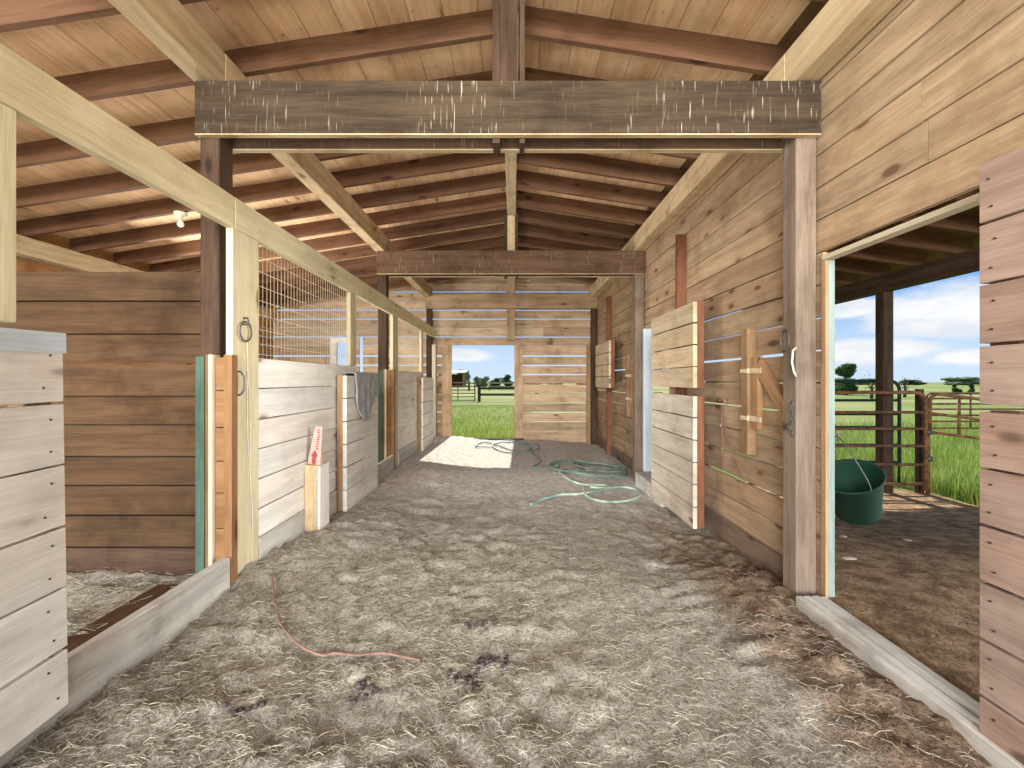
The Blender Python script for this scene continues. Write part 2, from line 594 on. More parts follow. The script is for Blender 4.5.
def ground_mat():
    m, N, b = new_mat('barn_floor_hay')
    geo = N.add('ShaderNodeNewGeometry')
    P = geo.outputs['Position']
    sp = N.add('ShaderNodeSeparateXYZ')
    N.link(P, sp.inputs[0])
    x, y = sp.outputs[0], sp.outputs[1]
    n_big = N.noise(P, 1.7, 5, 0.6)
    n_mid = N.noise(P, 13.0, 6, 0.75)
    n_fib = N.noise(N.mapping(P, (60, 22, 30)), 1.0, 4, 0.7, 1.5)
    n_fine = N.noise(P, 70.0, 4, 0.7)
    hay = N.mix(N.ss(n_mid, 0.36, 0.62), c4(srgb(122, 116, 104)), c4(srgb(172, 167, 154)))
    hay = N.mix(N.ss(n_fib, 0.4, 0.62), hay, c4(srgb(182, 177, 164)))
    hay = N.mix(N.ss(n_fine, 0.5, 0.3, 0, 0.6), hay, c4(srgb(82, 74, 62)))
    dust = N.mix(N.ss(n_mid, 0.4, 0.6), c4(srgb(178, 174, 168)), c4(srgb(214, 210, 204)))
    dust = N.mix(N.ss(n_fine, 0.50, 0.34, 0, 0.4), dust, c4(srgb(120, 115, 108)))
    brown = N.mix(N.ss(n_mid, 0.4, 0.6), c4(srgb(108, 90, 74)), c4(srgb(154, 136, 116)))
    brown = N.mix(N.ss(n_fine, 0.52, 0.36, 0, 0.6), brown, c4(srgb(84, 60, 44)))
    yn = N.math('ADD', y, N.math('MULTIPLY', N.math('SUBTRACT', n_big, 0.5), 3.0))
    col = N.mix(N.ss(yn, 3.4, 6.0), hay, dust)
    xn = N.math('ADD', x, N.math('MULTIPLY', N.math('SUBTRACT', n_mid, 0.5), 0.7))
    near = N.ss(yn, 5.6, 3.0)
    col = N.mix(N.math('MULTIPLY', N.ss(xn, 1.12, 1.34), near), col, brown)
    col = N.mix(N.math('MULTIPLY', N.ss(n_big, 0.58, 0.74), 0.16), col, brown)
    N.link(col, b.inputs['Base Color'])
    b.inputs['Roughness'].default_value = 0.97
    b.inputs['Specular IOR Level'].default_value = 0.05
    hgt = N.math('ADD', N.math('MULTIPLY', n_mid, 0.7), N.math('ADD', N.math('MULTIPLY', n_fib, 0.3), N.math('MULTIPLY', n_fine, 0.35)))
    bp = N.add('ShaderNodeBump')
    bp.inputs['Strength'].default_value = 0.9
    bp.inputs['Distance'].default_value = 0.035
    N.link(hgt, bp.inputs['Height'])
    N.link(bp.outputs[0], b.inputs['Normal'])
    return m


def yard_mat():
    m, N, b = new_mat('yard_dirt_and_grass')
    geo = N.add('ShaderNodeNewGeometry')
    P = geo.outputs['Position']
    sp = N.add('ShaderNodeSeparateXYZ')
    N.link(P, sp.inputs[0])
    x, y = sp.outputs[0], sp.outputs[1]
    nb = N.noise(P, 0.8, 4, 0.6)
    nm = N.noise(P, 7.0, 6, 0.7)
    nf = N.noise(P, 45.0, 4, 0.7)
    far = N.noise(N.mapping(P, (0.03, 0.09, 1)), 1.0, 4, 0.6)
    dirt = N.mix(N.ss(nm, 0.36, 0.64), c4(srgb(118, 96, 72)), c4(srgb(172, 146, 116)))
    dirt = N.mix(N.ss(nf, 0.52, 0.34, 0, 0.6), dirt, c4(srgb(72, 56, 42)))
    gr = N.mix(N.ss(nm, 0.35, 0.65), c4(srgb(78, 104, 46)), c4(srgb(116, 136, 68)))
    gr = N.mix(N.ss(nf, 0.35, 0.65, 0, 0.5), gr, c4(srgb(138, 148, 84)))
    gr = N.mix(N.ss(far, 0.42, 0.58, 0, 0.75), gr, c4(srgb(158, 150, 108)))
    # bare earth under the lean-to, grass beyond it and behind the barn
    e = N.math('ADD', N.math('MULTIPLY', N.math('SUBTRACT', nb, 0.5), 1.6), y)
    right = N.math('MULTIPLY', N.ss(x, 1.5, 1.7), N.ss(e, 7.4, 6.7))
    right = N.math('MULTIPLY', right, N.ss(N.math('ADD', x, N.math('MULTIPLY', N.math('SUBTRACT', nb, 0.5), 1.0)), 6.1, 5.75))
    N.link(N.mix(right, gr, dirt), b.inputs['Base Color'])
    b.inputs['Roughness'].default_value = 0.97
    b.inputs['Specular IOR Level'].default_value = 0.05
    bp = N.add('ShaderNodeBump')
    bp.inputs['Strength'].default_value = 0.8
    bp.inputs['Distance'].default_value = 0.04
    N.link(N.math('ADD', nm, N.math('MULTIPLY', nf, 0.4)), bp.inputs['Height'])
    N.link(bp.outputs[0], b.inputs['Normal'])
    return m


M_FLOOR = ground_mat()
M_YARD = yard_mat()


# ------------------------------------------------------------------ ground
def sstep(a, b, v):
    t = max(0.0, min(1.0, (v - a) / (b - a)))
    return t * t * (3 - 2 * t)


def floor_h(x, y, rough=True):
    h = 0.09 * sstep(0.5, 1.5, -x)
    h += 0.06 * sstep(1.0, 1.6, -x) * math.exp(-((y - 3.2) / 0.8) ** 2)
    h -= 0.07 * sstep(0.7, 1.6, x) * sstep(2.9, 3.8, y)
    if x > 0.9:
        h += 0.05 * math.exp(-((x - 1.42) / 0.2) ** 2) * sstep(4.2, 2.8, y)
    if rough:
        a = 0.35 + 0.65 * sstep(7.0, 3.5, y)
        a *= 1.25 - 0.85 * math.exp(-((x - (0.62 + 0.1 * (3 - y))) / 0.42) ** 2)
        h += a * 0.030 * noise.noise(Vector((x * 2.1, y * 2.1, 3.0)))
        h += a * (0.045 * abs(noise.noise(Vector((x * 5.5, y * 5.5, 1.0)))) - 0.01)
        h += a * (0.028 * abs(noise.noise(Vector((x * 14, y * 14, 5.0)))) - 0.006)
    return h


def yard_h(x, y):
    h = -0.03 - 0.24 * sstep(3.0, 6.0, y) * sstep(1.9, 3.5, x)
    h = h * (1 - sstep(9.5, 11.0, y) * sstep(4.0, 2.0, x)) - 0.02 * sstep(9.5, 11, y)
    if abs(x) < 30 and abs(y) < 40:
        h += 0.02 * noise.noise(Vector((x * 1.5, y * 1.5, 9.0)))
    return h


def grid_mesh(name, xs, ys, fn, mat):
    xs, ys = list(xs), list(ys)
    verts = [(x, y, fn(x, y)) for y in ys for x in xs]
    nx = len(xs)
    faces = [(j * nx + i, j * nx + i + 1, (j + 1) * nx + i + 1, (j + 1) * nx + i) for j in range(len(ys) - 1) for i in range(nx - 1)]
    me = bpy.data.meshes.new(name)
    me.from_pydata(verts, [], faces)
    me.polygons.foreach_set('use_smooth', [True] * len(faces))
    me.materials.append(mat)
    o = bpy.data.objects.new(name, me)
    COL.objects.link(o)
    WORLD[o.name] = Vector((0, 0, 0))
    return o


def seg(*pairs):
    out = []
    for a, b, st in pairs:
        n = max(1, int(round((b - a) / st)))
        out += [a + (b - a) * i / n for i in range(n)]
    return out + [pairs[-1][1]]


struct(grid_mesh('floor', seg((-5.42, -1.9, 0.08), (-1.9, 1.88, 0.028)), seg((-1.3, 1.2, 0.12), (1.2, 4.2, 0.028), (4.2, 10.32, 0.06)), floor_h, M_FLOOR),
       'hay and dust covered dirt floor of the barn aisle')
struct(grid_mesh('ground', seg((-400, -40, 40), (-40, -6, 2), (-6, 1.86, 1.0), (1.86, 7, 0.1), (7, 40, 1.5), (40, 400, 40)),
                 seg((-60, -2, 6), (-2, 8, 0.1), (8, 10.33, 0.4), (10.33, 14, 0.2), (14, 60, 2), (60, 330, 15)),
                 lambda x, y: (-0.35 if (-5.6 < x < 1.87 and -1.5 < y < 10.33) else yard_h(x, y)), M_YARD),
       'bare earth under the lean-to and green pasture beyond')


def bulk(name, verts, faces, tints, mat, per):
    """many small pieces in one mesh, colour picked per piece"""
    me = bpy.data.meshes.new(name)
    me.from_pydata(verts, [], faces)
    at = me.color_attributes.new('tint', 'FLOAT_COLOR', 'CORNER')
    vals = np.ones((len(me.loops), 4), dtype=np.float32)
    vals[:, 0] = np.repeat(tints, per)
    at.data.foreach_set('color', vals.ravel())
    me.materials.append(mat)
    o = bpy.data.objects.new(name, me)
    COL.objects.link(o)
    WORLD[o.name] = Vector((0, 0, 0))
    return o


def straw(name, n, area, lmin, lmax, label):
    V, F, T = [], [], []
    cnt = 0
    while cnt < n:
        x, y = area()
        L = random.uniform(lmin, lmax)
        a = random.uniform(0, math.pi)
        w = random.uniform(0.0005, 0.0010)
        z = floor_h(x, y) + random.uniform(0.0, 0.012)
        p = random.uniform(-0.25, 0.25)
        d = Vector((math.cos(a) * math.cos(p), math.sin(a) * math.cos(p), math.sin(p))) * L / 2
        s = Vector((-math.sin(a), math.cos(a), 0)) * w
        up = Vector((0, 0, 1.6 * w))
        c = Vector((x, y, z))
        i = len(V)
        bend = Vector((0, 0, random.uniform(0, 0.012))) + s * random.uniform(-6, 6)
        for q, k in ((c - d, 0.6), (c + bend, 1.0), (c + d, 0.6)):
            V += [q - s * k, q + s * k, q + up]
        for o in (0, 3):
            for k in range(3):
                k2 = (k + 1) % 3
                F.append((i + o + k, i + o + k2, i + o + 3 + k2, i + o + 3 + k))
        T += [random.random()] * 6
        cnt += 1
    o = bulk(name, V, F, np.array(T, dtype=np.float32), M_STRAW, 4)
    return tag(o, label, 'straw', None, 'stuff')


def aisle_area():
    while True:
        y = 1.15 + 5.0 * random.random() ** 1.8
        x = random.uniform(-1.68, 1.66)
        if x > 1.1 and random.random() < 0.75:
            continue
        if 0.15 < x < 1.1 and random.random() < 0.5:
            continue
        if noise.noise(Vector((x * 3.0, y * 3.0, 4))) < random.uniform(-0.7, 0.3):
            continue
        if y > 3.4 and random.random() < 0.35:
            continue
        return x, y


straw('straw_litter', 32000, aisle_area, 0.012, 0.07, 'loose grey straw scattered over the aisle floor')
straw('stall_bedding', 5000, lambda: (random.uniform(-4.6, -1.95), random.uniform(1.2, 2.85)), 0.04, 0.14, 'loose straw bedding inside the near left stall')

# ------------------------------------------------------------------ roof
RIDGE, PITCH, RW, RD = 3.74, 0.155, 0.045, 0.19


def rz(x):
    return RIDGE - PITCH * abs(x + 0.02)


mb = MB()
mb2 = MB()
ylo, yhi = -1.3, 10.95
for sgn in (-1, 1):
    n = 26
    for i in range(n):
        a, b = i * 5.95 / n, (i + 1) * 5.95 / n - 0.004
        xa, xb = -0.02 + sgn * a, -0.02 + sgn * b
        za, zb = rz(xa) + RD, rz(xb) + RD
        L = math.hypot(xb - xa, zb - za)
        cx, cz = (xa + xb) / 2, (za + zb) / 2
        rot = Matrix.Translation((cx, 0, cz)) @ Matrix.Rotation(math.atan2(-(zb - za), (xb - xa)), 4, 'Y')
        cuts = [ylo, random.uniform(1.2, 2.2), random.uniform(4.5, 6), random.uniform(7.5, 9), yhi]
        for c0, c1 in zip(cuts, cuts[1:]):
            (mb2 if xa > 1.7 else mb).box(-L / 2, L / 2, c0, c1 - 0.002, 0, 0.02, M=rot, axis=1)
    xa, xb = -0.02, -0.02 + sgn * 6.0
    za, zb = rz(xa) + RD + 0.022, rz(xb) + RD + 0.022
    rot = Matrix.Translation(((xa + xb) / 2, 0, (za + zb) / 2)) @ Matrix.Rotation(math.atan2(-(zb - za), (xb - xa)), 4, 'Y')
    mb.box(-3.06, 3.06, ylo, yhi, 0, 0.02, M=rot, axis=1)
struct(mb.build('ceiling', M_DECK), 'plank roof deck above the rafters')
struct(mb2.build('ceiling_lean_to', M_DECK2), 'dark plank roof deck of the lean-to')

ORD = ['first', 'second', 'third', 'fourth', 'fifth', 'sixth', 'seventh']


def rafter_where(y):
    if y < 2.75:
        return 'in front of the near tie beam', 0
    if y < 6.44:
        return 'behind the near tie beam', int(round((y - 3.14) / 0.61))
    return 'behind the middle tie beam', int(round((y - 6.80) / 0.61))


for k in range(-4, 9):
    y = 4.97 + 0.61 * k
    for sgn, side in ((-1, 'left'), (1, 'right')):
        x0 = -0.085 if sgn < 0 else 0.042
        x1 = 5.62 if sgn > 0 else -5.405
        mb = MB()
        mb.bar((x0, y, rz(x0) + RD / 2), (x1, y, rz(x1) + RD / 2), RW, RD)
        o = mb.build('rafter', M_RAFTER)
        where, i = rafter_where(y)
        tag(o, 'brown rafter %s of the ridge, %s %s' % (side, ORD[i], where), 'rafter', 'rafters under the roof deck', 'thing')

mb = MB().box(-0.083, 0.04, -1.2, 10.28, RIDGE - 0.03, RIDGE + 0.19, axis=1)
tag(mb.build('ridge_beam', M_PLATE, bevel=0.004), 'pale ridge beam running along the peak of the roof', 'beam', None, 'thing')

for (nm, xa, xb, za, zb, lab) in (
        ('wall_plate', 1.72, 1.87, 3.175, 3.42, 'rough pale plate beam along the top of the right wall'),
        ('wall_plate', -1.96, -1.82, 3.18, 3.42, 'pale plate beam over the left row of stall posts'),
        ('wall_plate', -5.40, -5.26, 2.70, 2.90, 'pale plate beam above the back wall of the left stalls'),
        ('wall_plate', 5.33, 5.48, 2.63, 2.87, 'brown edge beam of the lean-to roof outside the right doorway')):
    mb = MB()
    cuts = [-1.1, 2.88, 6.55, 10.28]
    for c0, c1 in zip(cuts, cuts[1:]):
        mb.box(xa, xb, c0, c1 - 0.003, za, zb, axis=1)
    tag(mb.build(nm, M_POST if xa > 5 else M_PLATE, bevel=0.005), lab, 'beam', 'plate beams under the rafters', 'thing')

# tie beams: two planks either side of the posts, with a king post up to the ridge
BEAMS = ((2.757, 2.845, 3.165, 'near'), (6.443, 2.86, 3.185, 'middle'), (10.02, 2.93, 3.24, 'far'))
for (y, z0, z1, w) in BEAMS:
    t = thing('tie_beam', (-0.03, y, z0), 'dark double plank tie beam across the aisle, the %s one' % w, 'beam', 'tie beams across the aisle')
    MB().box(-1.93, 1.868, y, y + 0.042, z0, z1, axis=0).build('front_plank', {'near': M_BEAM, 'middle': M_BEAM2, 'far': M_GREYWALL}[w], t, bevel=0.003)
    if w != 'far':  # pale strips paint the light on the plank undersides
        MB().box(-1.93, 1.868, y + 0.002, y + 0.042, z0 - 0.007, z0 - 0.0005, axis=0).build('lit_edge', M_PLATE, t)
        MB().box(-1.92, 1.86, y + 0.187, y + 0.227, z0 - 0.007, z0 - 0.0005, axis=0).build('lit_edge', M_PLATE, t)
        MB().box(-1.92, 1.86, y + 0.185, y + 0.227, z0, z1, axis=0).build('back_plank', M_BEAM2, t, bevel=0.003)
    k = thing('king_post', (-0.03, y + 0.114, z0 - 0.03), 'brown king post standing on the %s tie beam under the ridge' % w, 'post', 'king posts')
    if w == 'far':
        MB().box(-0.14, 0.05, y + 0.05, y + 0.19, 2.24, RIDGE - 0.04).build('post_board', M_GREYWALL, k)
    else:
        MB().box(-0.079, 0.026, y + 0.05, y + 0.178, z0 + 0.1, RIDGE - 0.04).build('post_core', M_POST if w == 'near' else M_PLATE, k)
        MB().box(-0.126, -0.081, y + 0.046, y + 0.182, z0 - 0.035, RIDGE + 0.02).build('side_board', M_POST, k)
        MB().box(0.042, 0.072, y + 0.046, y + 0.182, z0 - 0.035, RIDGE + 0.02).build('side_board', M_POST, k)

# posts
for i, y in enumerate((2.80, 6.487, 10.10)):
    w = ('near', 'middle', 'far')[i]
    d = 0.14
    tag(MB().box(-1.926, -1.808, y, y + d, 0.0, 3.178).build('support_post', M_POST, bevel=0.005),
        'dark support post on the left under the %s tie beam' % w, 'post', 'posts carrying the tie beams', 'thing')
    tag(MB().box(1.742, 1.868, y, y + d, -0.12, 3.173).build('support_post', M_GPOST if i < 2 else M_POST, bevel=0.005),
        'grey brown support post on the right under the %s tie beam' % w, 'post', 'posts carrying the tie beams', 'thing')


# ------------------------------------------------------------------ walls
def plank_rows(mb, axis, u0, u1, w0, w1, zs, gaps=None, holes=(), cutlen=(2.2, 3.7), clip=None):
    """horizontal planks; axis 'y': wall in the yz plane with x from w0 to w1, axis 'x': wall in the xz plane
    zs: seam heights; gaps: {row index: gap}; holes: (a, b, z0, z1)"""
    for r, (z0, z1) in enumerate(zip(zs, zs[1:])):
        g = 0.006
        if gaps and r in gaps:
            g = gaps[r]
        zt = z1 - g
        a, b = u0, u1
        if clip:
            lim = clip(z0)
            a, b = max(a, -lim), min(b, lim)
            if b - a < 0.3:
                continue
        spans = [(a, b)]
        for (h0, h1, hz0, hz1) in holes:
            if min(zt, hz1) - max(z0, hz0) > 0.03:
                nxt = []
                for (p, q) in spans:
                    if h1 <= p or h0 >= q:
                        nxt.append((p, q))
                    else:
                        if h0 - p > 0.02:
                            nxt.append((p, h0))
                        if q - h1 > 0.02:
                            nxt.append((h1, q))
                spans = nxt
        for (p, q) in spans:
            c = p
            while c < q - 1e-4:
                e = c + random.uniform(*cutlen)
                if q - e < 0.8:
                    e = q
                dz0, dz1 = random.uniform(0, 0.004), random.uniform(-0.004, 0.0)
                if axis == 'y':
                    mb.box(w0, w1, c, e - 0.003, z0 + dz0, zt + dz1, axis=1)
                else:
                    mb.box(c, e - 0.003, w0, w1, z0 + dz0, zt + dz1, axis=0)
                    if clip:
                        for v in list(mb.bm.verts)[-8:]:
                            lm = clip(v.co.z)
                            v.co.x = max(-lm, min(lm, v.co.x))
                            if v.co.z < 3.2:
                                v.co.z += 0.009 * noise.noise(Vector((v.co.x * 1.7, v.co.z * 60, 2)))
                c = e


# right wall: doorway in the near bay and in the middle bay
XW = 1.88
zs = [-0.25, 0.135] + [0.335 + 0.2 * i for i in range(16)]
zs = [z for z in zs if z < 3.43]
ZW = zs + [3.44]


def right_gaps(zseams, tight=False):
    g = {}
    for r, z in enumerate(zseams[1:]):
        for (v, w) in ((1.935, 0.010), (1.535, 0.018), (1.335, 0.008), (1.135, 0.011), (0.735, 0.009), (0.535, 0.022)):
            if abs(z - v) < 0.02:
                g[r] = (w if not tight else (0.014 if v == 1.535 else 0.005))
    return g


mb = MB()
plank_rows(mb, 'y', -1.1, 2.94, XW, XW + 0.03, ZW, None, [(1.5, 2.76, -1, 2.08)])
plank_rows(mb, 'y', 2.94, 6.62, XW, XW + 0.03, ZW, right_gaps(ZW), [(5.48, 6.26, -1, 2.06)], (3.6, 4.0))
plank_rows(mb, 'y', 6.62, 10.3, XW, XW + 0.03, ZW, right_gaps(ZW, True), [], (3.6, 4.0))
struct(mb.build('wall_right', M_PINE), 'knotty pine plank wall along the right of the aisle')
mb = MB()
mb.box(1.858, 1.8785, 2.95, 5.08, -0.2, 0.125, axis=1)
mb.box(1.858, 1.8785, 6.64, 10.09, -0.2, 0.105, axis=1)
struct(mb.build('baseboard_right', M_GPOST), 'grey brown kick board along the foot of the right wall')

# end wall with the far doorway, planks with daylight between them
zs_end = [-0.15, 0.205, 0.418, 0.631, 0.844, 1.057, 1.270, 1.483, 1.696, 1.909, 2.14, 2.335, 2.54, 2.745, 2.945, 3.15, 3.36, 3.55, 3.75, 3.93]
gap_end = {i: 0.014 + 0.002 * i for i in range(0, 9)}
gap_end.update({8: 0.029, 10: 0.018, 12: 0.026, 13: 0.029, 15: 0.026, 7: 0.028})
mb = MB()
YE = 10.30
plank_rows(mb, 'x', -5.42, 5.6, YE, YE + 0.05, zs_end, gap_end,
           [(-1.385, 0.03, -1, 2.14), (-3.98, -3.74, 0.9, 2.2), (-3.48, -3.40, 0.9, 2.2), (1.915, 7, -1, 2.9)], (2.6, 3.6), clip=lambda z: max(0.02, (RIDGE + RD - 0.008 - z) / PITCH))
struct(mb.build('wall_far', M_GREYWALL), 'weathered slatted end wall with daylight between its planks')

# left outer wall and stall partition
mb = MB()
plank_rows(mb, 'y', -1.2, 10.3, -5.45, -5.42, [-0.1] + [0.1 + 0.2 * i for i in range(15)] + [3.09])
struct(mb.build('wall_left', M_STALL), 'plank back wall of the left stalls')

mb = MB()
zs_p = [0.0, 0.30, 0.50, 0.69, 0.87, 1.07, 1.25, 1.46, 1.64, 1.85, 2.04]
plank_rows(mb, 'x', -5.40, -1.93, 2.87, 2.905, zs_p, {6: 0.012}, (), (3.5, 4.0))
pt = thing('stall_partition', (-3.6, 2.89, 0.0), 'brown plank partition at the back of the near left stall', 'partition')
mb.build('planks', M_PART, pt)
mb = MB()
mb.box(-5.40, -1.95, 2.908, 2.916, 0.0, 1.446, axis=0)
mb.box(-5.40, -1.95, 2.908, 2.916, 1.463, 2.03, axis=0)
mb.build('light_stop_sheet', M_PART, pt)  # added unseen sheets keep lamp light from leaking through the plank seams
MB().box(-5.38, -1.95, 2.85, 2.869, 0.02, 0.295, axis=0).build('bottom_band', M_POST, pt)  # dark band along the foot of the partition

# ------------------------------------------------------------------ left stall fronts
XL = -1.70


def nail_rows(parent, mesh_holder, spots):
    for p in spots:
        if mesh_holder[0] is None:
            m_ = MB()
            m_.lathe([(0, -0.004), (0.0036, -0.004), (0.0036, 0.002), (0.0, 0.003)], 8,
                     M=Matrix.Translation(Vector(p)) @ Matrix.Rotation(math.pi / 2, 4, 'Y'))
            o = m_.build('nail', M_NAIL, parent)
            mesh_holder[0] = (o, Vector(p))
        else:
            src, p0 = mesh_holder[0]
            c = src.copy()
            c.parent = parent
            c.location = Vector(p) - p0 + (WORLD[src.parent.name] - WORLD[parent.name])
            COL.objects.link(c)


def stall_front(dy, bay, near=False):
    """one bay: end stack, face board, half-height plank wall, wire panel, stud"""
    y0 = 2.76 + dy
    # end stack of upright boards closing the wall end at the stall opening
    s = thing('wall_end_boards', (-1.76, y0 - 0.03, 0.1), 'green, tan and white upright boards at the wall end by the %s left post' % bay, 'boards', 'upright boards at the wall ends')
    MB().box(-1.885, -1.832, y0 - 0.06, y0, 0.02, 1.49).build('green_board', M_GREEN, s)
    MB().box(-1.829, -1.800, y0 - 0.055, y0, 0.05, 1.50).build('tan_board', M_STACK, s)
    MB().box(-1.797, -1.775, y0 - 0.075, y0, 0.05, 1.50).build('white_strip', M_STRIP, s)
    m_ = MB()
    z = 0.05
    for h in (0.22, 0.2, 0.21, 0.19, 0.2, 0.22, 0.2):
        m_.box(-1.772, -1.722, y0 - 0.05, y0, z, min(z + h - 0.006, 1.50), axis=0)
        z += h
    m_.build('plank_ends', M_STACK, s)
    MB().box(-1.716, -1.668, y0 - 0.06, y0 - 0.004, 0.02, 1.50).build('edge_board', M_STACK, s)
    # pale face board
    fb = MB().box(-1.742, XL, y0, y0 + 0.28, 0.03, 2.275).build('face_board', M_CREAM, bevel=0.003)
    tag(fb, 'broad whitewashed upright board beside the %s left post' % bay, 'board', 'whitewashed upright boards', 'thing')
    # half-height wall
    w = thing('stall_front_wall', (-1.72, y0 + 1.2, 0.05), 'half height whitewashed plank wall of the stall behind the %s left post' % bay, 'stall wall', 'stall front walls')
    m_ = MB()
    zz = [0.30, 0.49, 0.69, 0.89, 1.09, 1.295, 1.50]
    plank_rows(m_, 'y', y0 + 0.283, y0 + 2.2, -1.742, XL - 0.002, zz, None, (), (3, 4))
    m_.build('planks', M_WHITE if not near else M_WHITE, w)
    MB().box(-1.742, XL + 0.012, y0 + 0.283, y0 + 2.2, 0.03, 0.296, axis=1).build('base_board', M_SILL, w)
    MB().box(-1.80, -1.745, y0 + 2.10, y0 + 2.2, 0.03, 1.49).build('end_stud', M_TAN, w)
    # stud above wall
    st = MB().box(-1.742, XL, y0 + 2.0, y0 + 2.18, 1.503, 2.272).build('wall_stud', M_CREAM, bevel=0.003)
    tag(st, 'short whitewashed stud between the wall top and the rail, end of the %s wire panel' % bay, 'stud', 'studs above the stall walls', 'thing')
    # welded wire panel
    p = thing('wire_mesh', (-1.75, y0 + 1.1, 1.5), 'welded wire mesh panel above the stall wall behind the %s left post' % bay, 'wire panel', 'wire panels above the stall walls')
    m_ = MB()
    n = 34
    for i in range(n + 1):
        yy = y0 + 0.27 + (1.95 - 0.24) * i / n
        m_.tube([(-1.748, yy, 1.47), (-1.748, yy + random.uniform(-.004, .004), 2.30)], 0.0022, 5)
    m_.build('upright_wires', M_WIRE, p)
    m_ = MB()
    for i in range(9):
        z = 1.50 + 0.1 * i
        m_.tube([(-1.751, y0 + 0.24, z), (-1.751, y0 + 1.2, z - 0.006), (-1.751, y0 + 2.03, z)], 0.0024, 5)
    m_.build('cross_wires', M_WIRE, p)


stall_front(0.0, 'near')
stall_front(3.69, 'middle')

# rail along the top of the stall fronts
for (a, b, lab) in ((-0.9, 2.775, 'whitewashed rail along the stall fronts, the near length at upper left'),
                    (2.78, 9.9, 'whitewashed rail along the stall fronts, the long far length')):
    o = MB().box(-1.745, XL + 0.004, a, b, 2.275, 2.468, axis=1).build('stall_rail', M_CREAM, bevel=0.004)
    tag(o, lab, 'rail', 'rails over the stall fronts', 'thing')
o = MB().box(-1.742, XL, 1.40, 1.56, 1.545, 2.272).build('wall_stud', M_CREAM, bevel=0.003)
tag(o, 'whitewashed stud at the left edge above the near pale stall door', 'stud', 'studs above the stall walls', 'thing')

# sill boards of the stall openings
for (a, b, lab) in ((0.2, 2.695, 'pale grey sill board across the near left stall opening'),
                    (5.2, 6.39, 'pale grey sill board across the middle left stall opening')):
    o = MB().box(-1.715, -1.668, a, b, 0.0, 0.30, axis=1, jit=0.004).build('stall_sill', M_SILL, bevel=0.006)
    tag(o, lab, 'sill', 'stall sills', 'thing')
o = MB().box(-2.1, -1.73, 0.5, 2.69, 0.08, 0.14, axis=1).build('stall_strip', M_PART)  # dark brown strip along the inside of the sill
tag(o, 'dark brown strip along the inside of the near left stall sill', 'plank', None, 'thing')

NAIL = [None]


def stall_door(dy, label, near=False):
    """sliding half door hanging in front of the stall wall"""
    L = 1.01
    d = thing('sliding_half_door', (-1.64, 4.35 + dy, 0.08), label, 'stall door', 'left stall doors')
    m_ = MB()
    y0 = 4.35 + dy
    zz = [0.09, 0.30, 0.52, 0.735, 0.955, 1.175, 1.40]
    plank_rows(m_, 'y', y0, y0 + L, -1.628, -1.59, zz, None, (), (3, 4))
    m_.build('plank_facing', M_WHITE, d, bevel=0.002)
    for ya, yb in ((y0 + 0.004, y0 + 0.10), (y0 + L - 0.10, y0 + L - 0.004)):
        MB().box(-1.684, -1.63, ya, yb, 0.095, 1.40).build('stile', M_TAN, d, bevel=0.003)
    for z in (0.16, 1.24):
        MB().box(-1.68, -1.63, y0 + 0.10, y0 + L - 0.10, z, z + 0.1, axis=1).build('cross_rail', M_TAN, d)
    nail_rows(d, NAIL, [(-1.589, yy, z + dz) for z in zz[:-1] for dz in (0.05, 0.16) for yy in (y0 + 0.05 + random.uniform(-.01, .01), y0 + L - 0.06 + random.uniform(-.02, .02))])
    return d


stall_door(0.0, 'pale sliding half door with a grey pad draped over it, left of the aisle')
stall_door(3.72, 'pale sliding half door at the far end of the left stalls')
dn = stall_door(-3.69, 'pale sliding half door cut by the left edge of the photo', True)
# the near door sags a little on its track
dn.location = Vector((-1.64, 1.632, 0.18))
dn.rotation_euler = (math.radians(1.0), 0, math.radians(2.6))
for ch in dn.children:
    for_shift = Vector((0, -1.012, 0))
    ch.location = ch.location + for_shift
o = MB().box(-1.69, -1.584, 4.35 - 3.69, 4.35 - 3.69 + 1.013, 1.345, 1.415, axis=1).build('cap_strip', M_BLUEW, dn)
o.location = (0, -1.012, 0)

# short wooden stop post with a red and white packet on it
t = thing('door_stop_post', (-1.655, 3.78, 0.08), 'short tan wooden stop post on the floor beside the left stall wall', 'post')
MB().box(-1.698, -1.588, 3.70, 3.86, 0.08, 0.655).build('post_block', M_PLATE, t, bevel=0.004)
MB().box(-1.586, -1.566, 3.695, 3.88, 0.08, 0.65).build('white_side_board', M_WHITE, t, bevel=0.002)
t = thing('packet', (-1.635, 3.76, 0.656), 'upright pink and white packet with red print on the short stop post', 'packet')
Mt = Matrix.Translation((-1.635, 3.76, 0.656)) @ Matrix.Rotation(math.radians(6), 4, 'Y')
m_ = MB()
pr = [(0.0, 0.052, 0.02), (0.03, 0.050, 0.024), (0.12, 0.044, 0.018), (0.22, 0.036, 0.010), (0.31, 0.030, 0.004)]
prev = None
for (z, hw, ht) in pr:
    ring = [m_.bm.verts.new(Mt @ Vector(p)) for p in ((-hw, -ht, z), (hw, -ht, z), (hw, ht, z), (-hw, ht, z))]
    if prev:
        for k in range(4):
            m_.bm.faces.new((prev[k], prev[(k + 1) % 4], ring[(k + 1) % 4], ring[k]))
    else:
        m_.bm.faces.new(ring[::-1])
    prev = ring
m_.bm.faces.new(prev)
m_.build('pouch', M_PACK, t, recalc=True)
m_ = MB()
for k in range(9):
    z = 0.125 + 0.019 * k
    yb = -(0.0185 - (z - 0.12) * 0.08) - 0.0012
    a = random.uniform(-0.004, 0.004)
    m_.box(0.000 + a, 0.018 + a, yb - 0.001, yb + 0.0016, z, z + 0.011, M=Mt, axis=0)
m_.build('red_marks', M_PACKRED, t)
m_ = MB()
